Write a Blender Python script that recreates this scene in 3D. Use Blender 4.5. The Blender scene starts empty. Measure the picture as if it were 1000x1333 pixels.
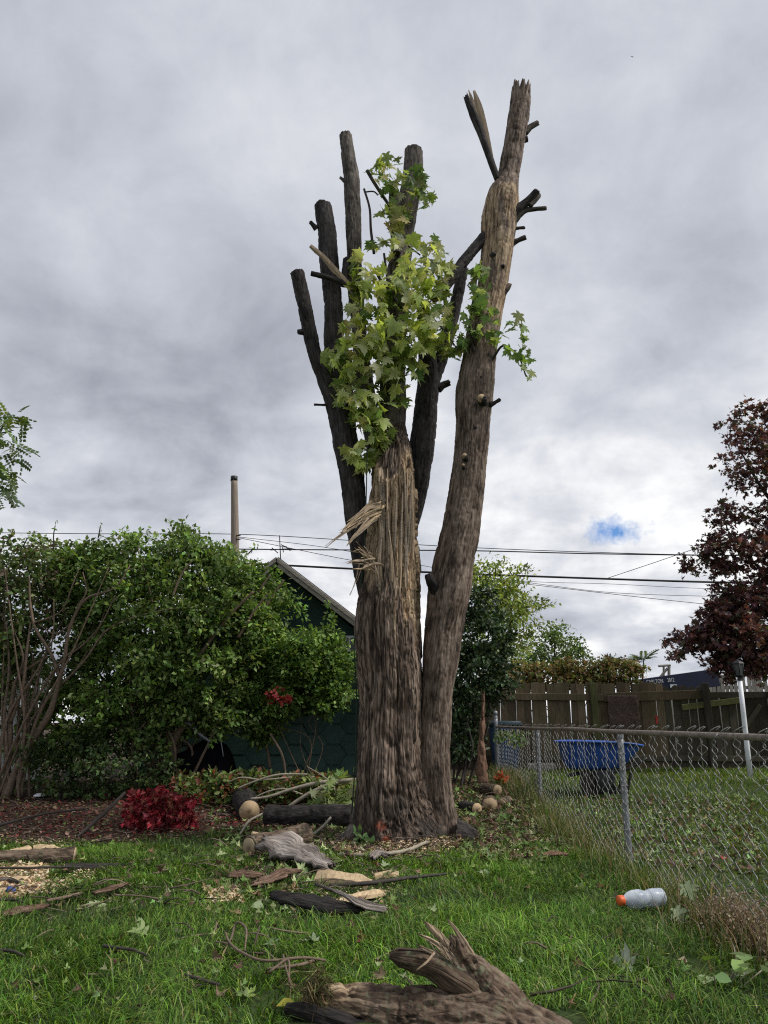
import bpy, bmesh, math, random
import numpy as np
from mathutils import Vector, Matrix

# ------------------------------------------------------------------ camera, sky, sun, exposure
SC = bpy.context.scene
COL = SC.collection
CAM_H, PITCH, F = 1.35, math.radians(15.3), 1000.0      # F in pixels of the 1000x1333 photograph
cam_d = bpy.data.cameras.new('camera'); cam = bpy.data.objects.new('camera', cam_d); COL.objects.link(cam)
cam.location = (0, 0, CAM_H); cam.rotation_euler = (math.pi/2 + PITCH, 0, 0)
cam_d.sensor_fit = 'VERTICAL'; cam_d.sensor_height = 24.0; cam_d.lens = 24.0*F/1333.0
cam_d.clip_start = 0.05; cam_d.clip_end = 2000
SC.camera = cam

SUN_EL, SUN_AZ = math.radians(50), math.radians(100)     # azimuth clockwise from +Y (view direction)
def ray(px, py):
    u, v = (px-500)/F, (666.5-py)/F
    return np.array([u, math.cos(PITCH)-v*math.sin(PITCH), math.sin(PITCH)+v*math.cos(PITCH)])

W = bpy.data.worlds.new('World'); SC.world = W; W.use_nodes = True
nt = W.node_tree; nt.nodes.clear()
def N(t, typ, **kw):
    n = t.nodes.new(typ)
    for k, v in kw.items(): setattr(n, k, v)
    return n
def mth(t, op, a, b=None, c=None, clamp=False):
    n = t.nodes.new('ShaderNodeMath'); n.operation = op; n.use_clamp = clamp
    for i, x in enumerate((a, b, c)):
        if x is None: continue
        if isinstance(x, (int, float)): n.inputs[i].default_value = x
        else: t.links.new(x, n.inputs[i])
    return n.outputs[0]
def ramp(t, fac, stops, interp='LINEAR'):
    n = t.nodes.new('ShaderNodeValToRGB'); cr = n.color_ramp; cr.interpolation = interp
    while len(cr.elements) < len(stops): cr.elements.new(0.5)
    for e, (p, c) in zip(cr.elements, stops):
        e.position = p; e.color = (*c, 1) if len(c) == 3 else c
    t.links.new(fac, n.inputs[0]); return n.outputs[0]
def mixc(t, fac, a, b, mode='MIX'):
    n = t.nodes.new('ShaderNodeMix'); n.data_type = 'RGBA'; n.blend_type = mode
    for s, x in ((n.inputs[0], fac), (n.inputs[6], a), (n.inputs[7], b)):
        if isinstance(x, (int, float)): s.default_value = x
        elif isinstance(x, tuple): s.default_value = (*x, 1)
        else: t.links.new(x, s)
    return n.outputs[2]
def noise(t, vec, scale, detail=4, rough=0.55, dist=0.0):
    n = t.nodes.new('ShaderNodeTexNoise'); n.inputs['Scale'].default_value = scale
    n.inputs['Detail'].default_value = detail; n.inputs['Roughness'].default_value = rough
    n.inputs['Distortion'].default_value = dist
    if vec is not None: t.links.new(vec, n.inputs['Vector'])
    return n.outputs['Fac']

sky = N(nt, 'ShaderNodeTexSky', sky_type='NISHITA', sun_disc=False)
sky.sun_elevation = SUN_EL; sky.sun_rotation = SUN_AZ
tc = N(nt, 'ShaderNodeTexCoord'); sp = N(nt, 'ShaderNodeSeparateXYZ')
nt.links.new(tc.outputs['Generated'], sp.inputs[0])
zz = mth(nt, 'ADD', mth(nt, 'MAXIMUM', sp.outputs[2], 0.0), 0.24)
cb = N(nt, 'ShaderNodeCombineXYZ')
nt.links.new(mth(nt, 'DIVIDE', sp.outputs[0], zz), cb.inputs[0])
nt.links.new(mth(nt, 'DIVIDE', sp.outputs[1], zz), cb.inputs[1])
cb.inputs[2].default_value = 4.9
big = noise(nt, cb.outputs[0], 1.25, 3, 0.5, 0.2)
mid = noise(nt, cb.outputs[0], 3.2, 8, 0.55, 0.25)
fine = noise(nt, tc.outputs['Generated'], 7.0, 8, 0.6, 0.3)
s1 = mth(nt, 'ADD', mth(nt, 'MULTIPLY', big, 0.46), mth(nt, 'ADD', mth(nt, 'MULTIPLY', mid, 0.40), mth(nt, 'MULTIPLY', fine, 0.30)))
s1 = mth(nt, 'SUBTRACT', s1, 0.075)
# a thinner, brighter cloud deck low over the roofs (the photograph's light breaks)
low = mth(nt, 'SUBTRACT', 1.0, mth(nt, 'DIVIDE', sp.outputs[2], 0.55), clamp=True)
ga = N(nt, 'ShaderNodeVectorMath', operation='DOT_PRODUCT'); nt.links.new(tc.outputs['Generated'], ga.inputs[0])
d0 = ray(760, 610); d0 /= np.linalg.norm(d0); ga.inputs[1].default_value = tuple(d0)
glow = mth(nt, 'POWER', mth(nt, 'MAXIMUM', ga.outputs['Value'], 0.0), 10.0)
s1 = mth(nt, 'ADD', 0.52, mth(nt, 'MULTIPLY', mth(nt, 'SUBTRACT', s1, 0.52), mth(nt, 'ADD', 0.5, mth(nt, 'MULTIPLY', low, 0.8))))
s2 = mth(nt, 'ADD', s1, mth(nt, 'ADD', mth(nt, 'MULTIPLY', low, 0.03), mth(nt, 'MULTIPLY', glow, 0.075)))
cloud = ramp(nt, s2, [(0.38, (2.35, 2.54, 2.98)), (0.45, (3.4, 3.63, 4.17)), (0.52, (4.55, 4.8, 5.35)), (0.59, (5.9, 6.08, 6.5)), (0.68, (8.7, 8.7, 8.7))])
# one small gap of clear sky
hb = N(nt, 'ShaderNodeVectorMath', operation='SUBTRACT'); nt.links.new(tc.outputs['Generated'], hb.inputs[0])
d1 = ray(801, 692); d1 /= np.linalg.norm(d1); hb.inputs[1].default_value = tuple(d1)
hm = N(nt, 'ShaderNodeVectorMath', operation='MULTIPLY'); nt.links.new(hb.outputs[0], hm.inputs[0]); hm.inputs[1].default_value = (1.0, 1.0, 2.1)
hl = N(nt, 'ShaderNodeVectorMath', operation='LENGTH'); nt.links.new(hm.outputs[0], hl.inputs[0])
nz = noise(nt, tc.outputs['Generated'], 34.0, 5, 0.65)
hv = mth(nt, 'ADD', hl.outputs['Value'], mth(nt, 'MULTIPLY', mth(nt, 'SUBTRACT', nz, 0.5), 0.085))
hole = ramp(nt, mth(nt, 'MULTIPLY', hv, 20.0), [(0.22, (1, 1, 1)), (0.85, (0, 0, 0))])
clear = mixc(nt, 1.0, sky.outputs[0], (0.55, 0.8, 1.15), 'MULTIPLY')
bgcol = mixc(nt, hole, cloud, clear)
bg = N(nt, 'ShaderNodeBackground'); bg.inputs['Strength'].default_value = 0.1
nt.links.new(bgcol, bg.inputs['Color'])
wo = N(nt, 'ShaderNodeOutputWorld'); nt.links.new(bg.outputs[0], wo.inputs[0])

sd = bpy.data.lights.new('sun', 'SUN'); sd.energy = 2.9; sd.angle = math.radians(16); sd.color = (1, 0.96, 0.9)
sun = bpy.data.objects.new('sun', sd); COL.objects.link(sun)
sun_dir = Vector((math.sin(SUN_AZ)*math.cos(SUN_EL), math.cos(SUN_AZ)*math.cos(SUN_EL), math.sin(SUN_EL)))
sun.rotation_euler = sun_dir.to_track_quat('Z', 'Y').to_euler()
SC.view_settings.view_transform = 'Standard'; SC.view_settings.look = 'None'
SC.view_settings.exposure = 0.3; SC.view_settings.gamma = 1.0
SC.view_settings.use_curve_mapping = False
SC.cycles.max_bounces = 6; SC.cycles.diffuse_bounces = 3; SC.cycles.transparent_max_bounces = 8
SC.cycles.use_denoising = False; SC.cycles.filter_width = 1.15; SC.cycles.sample_clamp_indirect = 4.0; SC.cycles.use_adaptive_sampling = False

# ------------------------------------------------------------------ geometry helpers
def rng(s): return np.random.default_rng(s)
def sstep(a, b, x): t = np.clip((np.asarray(x, float)-a)/(b-a), 0, 1); return t*t*(3-2*t)
_perm = rng(7).permutation(256); _perm = np.concatenate([_perm, _perm, _perm])
_val = rng(8).random(256)*2-1
def vn(p, freq=1.0):
    p = np.asarray(p, float)*freq; i = np.floor(p).astype(int); f = p-i; f = f*f*(3-2*f); i &= 255
    x, y, z = i[..., 0], i[..., 1], i[..., 2]; fx, fy, fz = f[..., 0], f[..., 1], f[..., 2]
    def hsh(a, b, c): return _val[_perm[_perm[_perm[a & 255]+(b & 255)]+(c & 255)]]
    def L(a, b, t): return a+(b-a)*t
    return L(L(L(hsh(x, y, z), hsh(x+1, y, z), fx), L(hsh(x, y+1, z), hsh(x+1, y+1, z), fx), fy),
             L(L(hsh(x, y, z+1), hsh(x+1, y, z+1), fx), L(hsh(x, y+1, z+1), hsh(x+1, y+1, z+1), fx), fy), fz)
def fbm(p, freq=1.0, o=3):
    s = 0; a = 1.0
    for k in range(o): s = s+a*vn(np.asarray(p)+17.3*k, freq); freq *= 2.03; a *= 0.5
    return s
def vn2(x, y, freq=1.0): return vn(np.stack([np.asarray(x, float), np.asarray(y, float), np.full_like(np.asarray(x, float), 0.37)], -1), freq)

def terrain(x, y):
    x = np.asarray(x, float); y = np.asarray(y, float)
    return 0.38*sstep(9.2, 15.0, y) + 0.025*vn2(x, y, 0.8) + 0.012*vn2(x+9, y, 2.6) + 0.10*np.exp(-(((x-0.25)/0.9)**2+((y-9.8)/0.8)**2))
def hz(x, y): return float(terrain(x, y))
def P(px, py, Y):
    d = ray(px, py); return np.array([0, 0, CAM_H]) + d*(Y/d[1])
def Gv(px, py):
    px = np.asarray(px, float); py = np.asarray(py, float); u, v = (px-500)/F, (666.5-py)/F
    d = np.stack([u, math.cos(PITCH)-v*math.sin(PITCH), math.sin(PITCH)+v*math.cos(PITCH)], -1)
    lo = np.full(px.shape, 2.0); t = lo.copy(); hit = np.zeros(px.shape, bool)
    for k in range(240):                       # march, then stay where the ground was met
        q = d*t[..., None]; below = (q[..., 2]+CAM_H) <= terrain(q[..., 0], q[..., 1]); hit |= below
        t = np.where(hit, t, t+.08)
    lo = t-.08; hi = t
    for k in range(10):
        m = (lo+hi)/2; q = d*m[..., None]; below = (q[..., 2]+CAM_H) <= terrain(q[..., 0], q[..., 1])
        hi = np.where(below, m, hi); lo = np.where(below, lo, m)
    q = d*hi[..., None]; q[..., 2] = terrain(q[..., 0], q[..., 1]); return q
def G(px, py, up=0.0):
    q = Gv(np.array([px]), np.array([py]))[0]; q[2] += up; return q
def dep(p): return p[1]*math.cos(PITCH)+(p[2]-CAM_H)*math.sin(PITCH)
def rad(p, wpx): return wpx/2*dep(p)/F

OFF = {}
def offs(par): return OFF.get(par.name, np.zeros(3)) if par is not None else np.zeros(3)
def props(o, label=None, cat=None, group=None, kind=None):
    if label: o['label'] = label
    if cat: o['category'] = cat
    if group: o['group'] = group
    if kind: o['kind'] = kind
    return o
def thing(name, label, cat, loc, group=None):
    o = bpy.data.objects.new(name, None); o.empty_display_size = 0.1; COL.objects.link(o)
    o.location = tuple(loc); OFF[o.name] = np.array(loc, float)
    return props(o, label, cat, group)
def meshdata(name, V, Fs, mats, attrs=None, smooth=True, mi=None):
    V = np.asarray(V, np.float32); me = bpy.data.meshes.new(name)
    if not isinstance(Fs, (list, tuple)) : Fs = [Fs]
    Fs = [np.asarray(f, np.int32) for f in Fs if len(f)]
    me.vertices.add(len(V)); me.vertices.foreach_set('co', V.ravel())
    tot = np.concatenate([np.full(len(f), f.shape[1], np.int32) for f in Fs])
    li = np.concatenate([f.ravel() for f in Fs])
    me.loops.add(len(li)); me.loops.foreach_set('vertex_index', li)
    st = np.concatenate([[0], np.cumsum(tot)[:-1]]).astype(np.int32)
    me.polygons.add(len(tot)); me.polygons.foreach_set('loop_start', st)
    try: me.polygons.foreach_set('loop_total', tot)
    except Exception: pass
    me.polygons.foreach_set('use_smooth', np.full(len(tot), bool(smooth)))
    for m in (mats if isinstance(mats, (list, tuple)) else [mats]): me.materials.append(m)
    if mi is not None: me.polygons.foreach_set('material_index', np.asarray(mi, np.int32))
    for k, a in (attrs or {}).items():
        a = np.asarray(a, np.float32)
        if k == 'Col':
            at = me.attributes.new('Col', 'FLOAT_COLOR', 'POINT')
            at.data.foreach_set('color', np.concatenate([a, np.ones((len(a), 1), np.float32)], 1).ravel())
        elif a.ndim == 1:
            at = me.attributes.new(k, 'FLOAT', 'POINT'); at.data.foreach_set('value', a)
        else:
            at = me.attributes.new(k, 'FLOAT_VECTOR', 'POINT'); at.data.foreach_set('vector', a.ravel())
    me.update(); me.validate(); return me
def part(name, V, Fs, mats, par=None, attrs=None, smooth=True, mi=None, kind=None, label=None):
    V = np.asarray(V, float); o0 = offs(par)
    me = meshdata(name, V-o0, Fs, mats, attrs, smooth, mi)
    o = bpy.data.objects.new(name, me); COL.objects.link(o)
    if par is not None: o.parent = par
    OFF[o.name] = o0
    return props(o, label, None, None, kind)
def solo(name, label, cat, V, Fs, mats, group=None, kind=None, **kw):
    V = np.asarray(V, float); b = np.array([V[:, 0].mean(), V[:, 1].mean(), V[:, 2].min()])
    me = meshdata(name, V-b, Fs, mats, kw.get('attrs'), kw.get('smooth', True), kw.get('mi'))
    o = bpy.data.objects.new(name, me); COL.objects.link(o); o.location = tuple(b); OFF[o.name] = b
    return props(o, label, cat, group, kind)
def cat_mesh(items):
    Vs, F3, F4, n = [], [], [], 0; At = {}
    for it in items:
        V, Fs = it[0], it[1]; Vs.append(V)
        for f in (Fs if isinstance(Fs, (list, tuple)) else [Fs]):
            f = np.asarray(f)
            if len(f): (F3 if f.shape[1] == 3 else F4).append(f+n)
        n += len(V)
        if len(it) > 2:
            for k, a in it[2].items(): At.setdefault(k, []).append(a)
    out = []
    if F3: out.append(np.concatenate(F3))
    if F4: out.append(np.concatenate(F4))
    return np.concatenate(Vs), out, {k: np.concatenate(a) for k, a in At.items()}

BOXF = np.array([[0, 3, 2, 1], [4, 5, 6, 7], [0, 1, 5, 4], [1, 2, 6, 5], [2, 3, 7, 6], [3, 0, 4, 7]])
def box(c, s, rot=None):
    c = np.asarray(c, float); s = np.asarray(s, float)/2
    V = np.array([[-1, -1, -1], [1, -1, -1], [1, 1, -1], [-1, 1, -1], [-1, -1, 1], [1, -1, 1], [1, 1, 1], [-1, 1, 1]])*s
    if rot is not None: V = V @ np.array(rot).T
    return V+c, BOXF
def eul(x, y, z): return np.array(Matrix.Rotation(z, 3, 'Z') @ Matrix.Rotation(y, 3, 'Y') @ Matrix.Rotation(x, 3, 'X'))
def bevbox(c, s, b, rot=None):
    c = np.asarray(c, float); h = np.asarray(s, float)/2
    bm = bmesh.new(); bmesh.ops.create_cube(bm, size=1.0)
    for v in bm.verts: v.co = Vector((v.co.x*2*h[0], v.co.y*2*h[1], v.co.z*2*h[2]))
    bmesh.ops.bevel(bm, geom=list(bm.edges), offset=b, segments=1, affect='EDGES', profile=0.5)
    bmesh.ops.triangulate(bm, faces=list(bm.faces)); bm.verts.index_update()
    V = np.array([v.co[:] for v in bm.verts]); Fq = np.array([[v.index for v in f.verts] for f in bm.faces]); bm.free()
    if rot is not None: V = V @ np.array(rot).T
    return V+c, Fq

def spline(pts, n):
    pts = np.asarray(pts, float)
    if len(pts) == 2:
        t = np.linspace(0, 1, n)[:, None]; return pts[0]*(1-t)+pts[1]*t
    seg = np.linalg.norm(np.diff(pts[:, :3], axis=0), axis=1); s = np.concatenate([[0], np.cumsum(seg)])
    q = np.linspace(0, s[-1], n); out = np.zeros((n, pts.shape[1]))
    m = np.gradient(pts, s, axis=0)
    k = np.clip(np.searchsorted(s, q, side='right')-1, 0, len(pts)-2)
    hh = (s[k+1]-s[k]); t = ((q-s[k])/hh)[:, None]; hh = hh[:, None]
    return (2*t**3-3*t**2+1)*pts[k]+(t**3-2*t**2+t)*hh*m[k]+(-2*t**3+3*t**2)*pts[k+1]+(t**3-t**2)*hh*m[k+1]
def tube(pts, rads, seg=12, n=24, bark=0.0, bf=9.0, st=6.0, jag=0.0, lump=0.0, seed=0, round_top=0.0, caps=(True, True), shape=None):
    """a limb: spline path with radii, radial bark relief, caps; attr tc = unrolled bark coordinates"""
    PR = np.concatenate([np.asarray(pts, float), np.asarray(rads, float)[:, None]], 1)
    S = spline(PR, n); C, R = S[:, :3], np.maximum(S[:, 3], 0.001)
    T = np.gradient(C, axis=0); T /= np.linalg.norm(T, axis=1)[:, None]+1e-9
    ref = np.array([0, 1.0, 0]) if abs(T[0][1]) < 0.8 else np.array([1.0, 0, 0])
    U = np.zeros_like(C); u = ref-T[0]*ref.dot(T[0]); u /= np.linalg.norm(u)
    for i in range(n):
        u = u-T[i]*u.dot(T[i]); u /= np.linalg.norm(u)+1e-9; U[i] = u
    Bv = np.cross(T, U); a = np.linspace(0, 2*math.pi, seg, endpoint=False)
    s = np.concatenate([[0], np.cumsum(np.linalg.norm(np.diff(C, axis=0), axis=1))])
    if round_top > 0:
        L = s[-1]; q = np.clip((s-(L-round_top))/round_top, 0, 1); R = R*np.sqrt(np.maximum(1-q**2.2*0.9, 0.02))
    ca, sa = np.cos(a), np.sin(a)
    rm = R[:, None]*np.ones((1, seg))
    tcx = np.stack([rm*ca+seed*3.1, rm*sa+seed*1.7, np.repeat((s/st)[:, None], seg, 1)+seed], -1)
    if lump: rm = rm*(1+lump*fbm(tcx*np.array([1, 1, st*0.5]), 3.0, 2))
    if shape is not None: rm = shape(rm, a[None, :], s[:, None], C)
    if bark:
        w = tcx+0.02*np.stack([vn(tcx, bf*2), vn(tcx+5, bf*2), 0*rm], -1)
        n1 = vn(w, bf); n2 = vn(w+31, bf*2.4); n3 = vn(tcx*np.array([1, 1, st*0.35])+3, bf*3)
        n4 = vn(w+57, bf*.5)
        d = -1.7*np.exp(-(n1/0.15)**2) - 0.7*np.exp(-(n2/0.16)**2) + 0.4*n3 + 0.5*n2 + 0.9*n4
        rm = rm+bark*d
    ring = C[:, None, :]+rm[..., None]*(U[:, None, :]*ca[None, :, None]+Bv[:, None, :]*sa[None, :, None])
    if jag:
        jn = vn(np.stack([ca*2.2+seed, sa*2.2, 0*a], -1), 1.3)+0.7*vn(np.stack([ca*5+seed, sa*5, 0*a], -1), 1.6)
        ext = np.clip(jn+0.25, -0.6, 1.3)*jag
        wgt = sstep(s[-1]-max(jag*1.5, R[-1]*2), s[-1], s)
        ring = ring+T[:, None, :]*(wgt[:, None]*ext[None, :])[..., None]
    V = ring.reshape(-1, 3); tcf = tcx.reshape(-1, 3)
    i = np.arange(n-1)[:, None]*seg; j = np.arange(seg)[None, :]; j2 = (j+1) % seg
    Fq = np.stack([i+j, i+j2, i+seg+j2, i+seg+j], -1).reshape(-1, 4); F3 = []
    for e, on in ((0, caps[0]), (n-1, caps[1])):
        if not on: continue
        c = C[e]-(T[e]*jag*0.9 if (e and jag) else 0); V = np.concatenate([V, c[None]]); tcf = np.concatenate([tcf, tcf[e*seg][None]])
        k = len(V)-1; b = e*seg
        tri = np.stack([np.full(seg, k), b+np.arange(seg), b+(np.arange(seg)+1) % seg], -1)
        F3.append(tri if e else tri[:, [0, 2, 1]])
    Fs = [Fq]+([np.concatenate(F3)] if F3 else [])
    return V, Fs, {'tc': tcf}
def pxlimb(rows, **kw):
    """rows of (px, py, width_px, Y)"""
    pts = [P(a, b, d) for a, b, w, d in rows]
    return tube(pts, [rad(p, r[2]) for p, r in zip(pts, rows)], **kw)
def disc(c, nrm, r, seg=28, wob=0.06, seed=0, thick=0.004):
    nrm = np.asarray(nrm, float)/np.linalg.norm(nrm); t = np.array([0, 0, 1.0]) if abs(nrm[2]) < .8 else np.array([1.0, 0, 0])
    u = np.cross(nrm, t); u /= np.linalg.norm(u); v = np.cross(nrm, u); a = np.linspace(0, 2*math.pi, seg, endpoint=False)
    rr = r*(1+wob*vn(np.stack([np.cos(a)*1.2+seed, np.sin(a)*1.2, 0*a], -1), 1.5))
    out = np.asarray(c)+rr[:, None]*(np.cos(a)[:, None]*u+np.sin(a)[:, None]*v)
    V = np.concatenate([out, out+nrm*thick, (np.asarray(c)+nrm*thick)[None]])
    L = np.concatenate([np.stack([rr*np.cos(a), rr*np.sin(a), 0*a], -1)]*2+[np.zeros((1, 3))])
    k = np.arange(seg); k2 = (k+1) % seg
    return V, [np.stack([k, k2, seg+k2, seg+k], -1), np.stack([np.full(seg, 2*seg), seg+k, seg+k2], -1)], {'tc': L}
def lathe(prof, seg=24):
    prof = np.asarray(prof, float); a = np.linspace(0, 2*math.pi, seg, endpoint=False); n = len(prof)
    V = np.stack([prof[:, 0:1]*np.cos(a), prof[:, 0:1]*np.sin(a), prof[:, 1:2]*np.ones((1, seg))], -1).reshape(-1, 3)
    i = np.arange(n-1)[:, None]*seg; j = np.arange(seg)[None]; j2 = (j+1) % seg
    return V, np.stack([i+j, i+j2, i+seg+j2, i+seg+j], -1).reshape(-1, 4)

# leaf templates (x across, y along, z normal)
LEAF = (np.array([[0, 0, 0], [.26, .38, .07], [.2, .72, .05], [0, 1, -.05], [-.2, .72, .05], [-.26, .38, .07]]), np.array([[0, 1, 2], [0, 2, 3], [0, 3, 4], [0, 4, 5]]))
RHOMB = (np.array([[0, 0, 0], [.3, .45, .09], [0, 1, -.04], [-.3, .45, .09]]), np.array([[0, 1, 2], [0, 2, 3]]))
def maple():
    half = [(0.0, 0.0), (.14, -.08), (.34, -.08), (.21, .10), (.42, .15), (.60, .36), (.34, .31), (.36, .50), (.15, .41), (.19, .68), (.08, .66), (0.0, 1.0)]
    pts = [(x, y) for x, y in half]+[(-x, y) for x, y in half[-2:0:-1]]
    p = np.array(pts); V = np.concatenate([np.column_stack([p, 0.10*np.abs(p[:, 0])-0.22*(p[:, 1]-.3)**2]), [[0, .3, -.02]]])
    n = len(p); k = np.arange(n)
    return V, np.stack([np.full(n, n), k, (k+1) % n], -1)
MAPLE = maple()
MAPLE_B = (MAPLE[0].copy(), MAPLE[1])
for _i in (3, 6, 8, 10, 12, 14, 16, 19): MAPLE_B[0][_i % 22, :2] = (MAPLE_B[0][_i % 22, :2]-np.array([0, .3]))*1.32+np.array([0, .3])
def frond(npairs=7, wl=.16):
    Vs, Fs = [], []; b = 0
    for k in range(npairs):
        y = .12+.8*k/(npairs-1); L = .34*(1-.35*abs(k/(npairs-1)-.4))
        for s in (-1, 1):
            d = np.array([s*.9, .42, -.25]); d /= np.linalg.norm(d); q = np.array([-d[1]*s, d[0]*s, 0])*wl
            o = np.array([0, y, -.25*y*y])
            Vs.append([o, o+d*L*.45+q*L*1.4, o+d*L, o+d*L*.45-q*L*1.4]); Fs += [[b, b+1, b+2], [b, b+2, b+3]]; b += 4
    Vs.append([[.008, 0, 0], [0, 1, -.25], [-.008, 0, 0]]); Fs.append([b, b+1, b+2])
    return np.concatenate([np.array(v) for v in Vs]), np.array(Fs)
FROND = frond(); FROND2 = frond(5, .27)
def norml(a): return a/(np.linalg.norm(a, axis=-1, keepdims=True)+1e-9)
def inst(tm, pos, fwd, nrm, size, col, tcol=None):
    """many copies of a small template joined in one mesh"""
    tv, tf = tm; n = len(pos); f = norml(fwd); u = norml(nrm-f*np.sum(nrm*f, -1, keepdims=True)); s = np.cross(f, u)
    size = np.broadcast_to(np.asarray(size, float), (n,))
    V = pos[:, None, :]+size[:, None, None]*(tv[None, :, 0:1]*s[:, None]+tv[None, :, 1:2]*f[:, None]+tv[None, :, 2:3]*u[:, None])
    Fq = (tf[None]+(np.arange(n)*len(tv))[:, None, None]).reshape(-1, tf.shape[1])
    return V.reshape(-1, 3), Fq, {'Col': np.repeat(col, len(tv), 0)}
def inpoly(x, y, poly):
    r = np.zeros(len(x), bool); j = len(poly)-1
    for i in range(len(poly)):
        xi, yi = poly[i]; xj, yj = poly[j]
        c = ((yi > y) != (yj > y)) & (x < (xj-xi)*(y-yi)/(yj-yi+1e-9)+xi); r ^= c; j = i
    return r
def edged(x, y, poly):
    d = np.full(len(x), 1e9); j = len(poly)-1
    for i in range(len(poly)):
        a = np.array(poly[j], float); b = np.array(poly[i], float); ab = b-a
        t = np.clip(((x-a[0])*ab[0]+(y-a[1])*ab[1])/(ab@ab+1e-9), 0, 1)
        d = np.minimum(d, np.hypot(x-a[0]-t*ab[0], y-a[1]-t*ab[1])); j = i
    return d
def scat(poly, n, r):
    p = np.array(poly, float); lo, hi = p.min(0), p.max(0); X, Y = [], []
    while len(X) < n:
        x = r.uniform(lo[0], hi[0], n*2); y = r.uniform(lo[1], hi[1], n*2); m = inpoly(x, y, poly)
        X += list(x[m]); Y += list(y[m])
    return np.array(X[:n]), np.array(Y[:n])
def pal(cols, n, r, jit=.18):
    cols = np.array(cols, float); c = cols[r.integers(0, len(cols), n)]
    return np.clip(c*(1+jit*r.standard_normal((n, 1)))*(1+.07*r.standard_normal((n, 3))), .004, .9)
def clumps(poly, Y, thick, n, r, front=.6):
    x, y = scat(poly, n, r); e = edged(x, y, poly)
    C = np.array([P(a, b, Y) for a, b in zip(x, y)]); t = np.clip(e*Y/F/thick, 0.02, 1)
    off = thick*np.sqrt(t)*r.uniform(.1, 1, n)*np.where(r.random(n) < front, -1, 1)
    # slide along the line of sight's ground projection so that the crown has depth
    C = np.array([P(a, b, Y+o) for a, b, o in zip(x, y, off)]); return C
def sprigs(poly, Y, n, r, ymax=1e9, reach=14):
    """points just outside the upper outline: shoots that break the silhouette"""
    p = np.array(poly, float); out = []
    while len(out) < n:
        i = r.integers(0, len(p)); a, b = p[i-1], p[i]; q = a+(b-a)*r.random()
        if q[1] > ymax: continue
        out.append(P(q[0]+4*r.standard_normal(), q[1]-reach*r.random()**1.5, Y+.5*r.standard_normal()))
    return np.array(out)
def foliage(C, per, cr, size, cols, r, tm=RHOMB, droop=.3, upb=.8, out=.8, flat=.8, tone=.22):
    n = len(C)*per; k = np.repeat(np.arange(len(C)), per)
    # leaves strung on little twigs inside each clump
    ntw = 5; tw = norml(r.standard_normal((len(C), ntw, 3))+np.array([0, 0, .35])); ti = r.integers(0, ntw, n)
    d = tw[k, ti]; t = r.uniform(.15, 1.25, n)[:, None]
    pos = C[k]+d*t*cr+r.standard_normal((n, 3))*cr*.2; pos[:, 2] = C[k, 2]+(pos[:, 2]-C[k, 2])*flat
    fwd = d*out+r.standard_normal((n, 3))*.6+np.array([0, 0, -droop]); nrm = r.standard_normal((n, 3))*.6+np.array([0, -.25, upb])
    ct = (1+tone*r.standard_normal(len(C)))[k][:, None]
    col = np.clip(pal(cols, n, r)*np.clip(ct, .55, 1.6), .004, .9)
    return inst(tm, pos, fwd, nrm, size*r.uniform(.65, 1.3, n), col)

# ------------------------------------------------------------------ materials
def newmat(name):
    m = bpy.data.materials.new(name); m.use_nodes = True; t = m.node_tree; t.nodes.clear()
    o = N(t, 'ShaderNodeOutputMaterial'); b = N(t, 'ShaderNodeBsdfPrincipled'); t.links.new(b.outputs[0], o.inputs[0])
    return m, t, b, o
def setin(t, s, x):
    if isinstance(x, (int, float)): s.default_value = x
    elif isinstance(x, tuple): s.default_value = (*x, 1)
    else: t.links.new(x, s)
def attr(t, name, out='Color'):
    n = N(t, 'ShaderNodeAttribute'); n.attribute_name = name; return n.outputs[out]
def bump(t, b, h, strength=.5, dist=.01):
    n = N(t, 'ShaderNodeBump'); n.inputs['Strength'].default_value = strength; n.inputs['Distance'].default_value = dist
    t.links.new(h, n.inputs['Height']); t.links.new(n.outputs[0], b.inputs['Normal'])
def mapv(t, vec, scale):
    n = N(t, 'ShaderNodeMapping'); n.inputs['Scale'].default_value = scale; t.links.new(vec, n.inputs['Vector']); return n.outputs[0]
def objco(t): return N(t, 'ShaderNodeTexCoord').outputs['Object']
def plain(name, c, rough=.6, var=.25, sc=6.0, bstr=.15, bd=.004, metal=0.0, spec=.4, stretch=(1, 1, 1), rnd=0.0, c2=None):
    m, t, b, o = newmat(name); v = mapv(t, objco(t), stretch)
    n1 = noise(t, v, sc, 5, .6); n2 = noise(t, v, sc*5, 4, .6)
    f = mth(t, 'ADD', mth(t, 'MULTIPLY', n1, .6), mth(t, 'MULTIPLY', n2, .4))
    c2 = c2 or tuple(x*(1-var) for x in c); lo = tuple(x*(1-var) for x in c2); hi = tuple(min(x*(1+var), .95) for x in c)
    col = ramp(t, f, [(.33, lo), (.5, tuple((p+q)/2 for p, q in zip(lo, hi))), (.66, hi)])
    if rnd:
        oi = N(t, 'ShaderNodeObjectInfo'); k = mth(t, 'ADD', 1-rnd, mth(t, 'MULTIPLY', oi.outputs['Random'], 2*rnd))
        cc = N(t, 'ShaderNodeCombineColor')
        for i in range(3): t.links.new(k, cc.inputs[i])
        col = mixc(t, 1.0, col, cc.outputs[0], 'MULTIPLY')
    setin(t, b.inputs['Base Color'], col); b.inputs['Roughness'].default_value = rough
    b.inputs['Metallic'].default_value = metal; b.inputs['Specular IOR Level'].default_value = spec
    if bstr: bump(t, b, f, bstr, bd)
    return m
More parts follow.
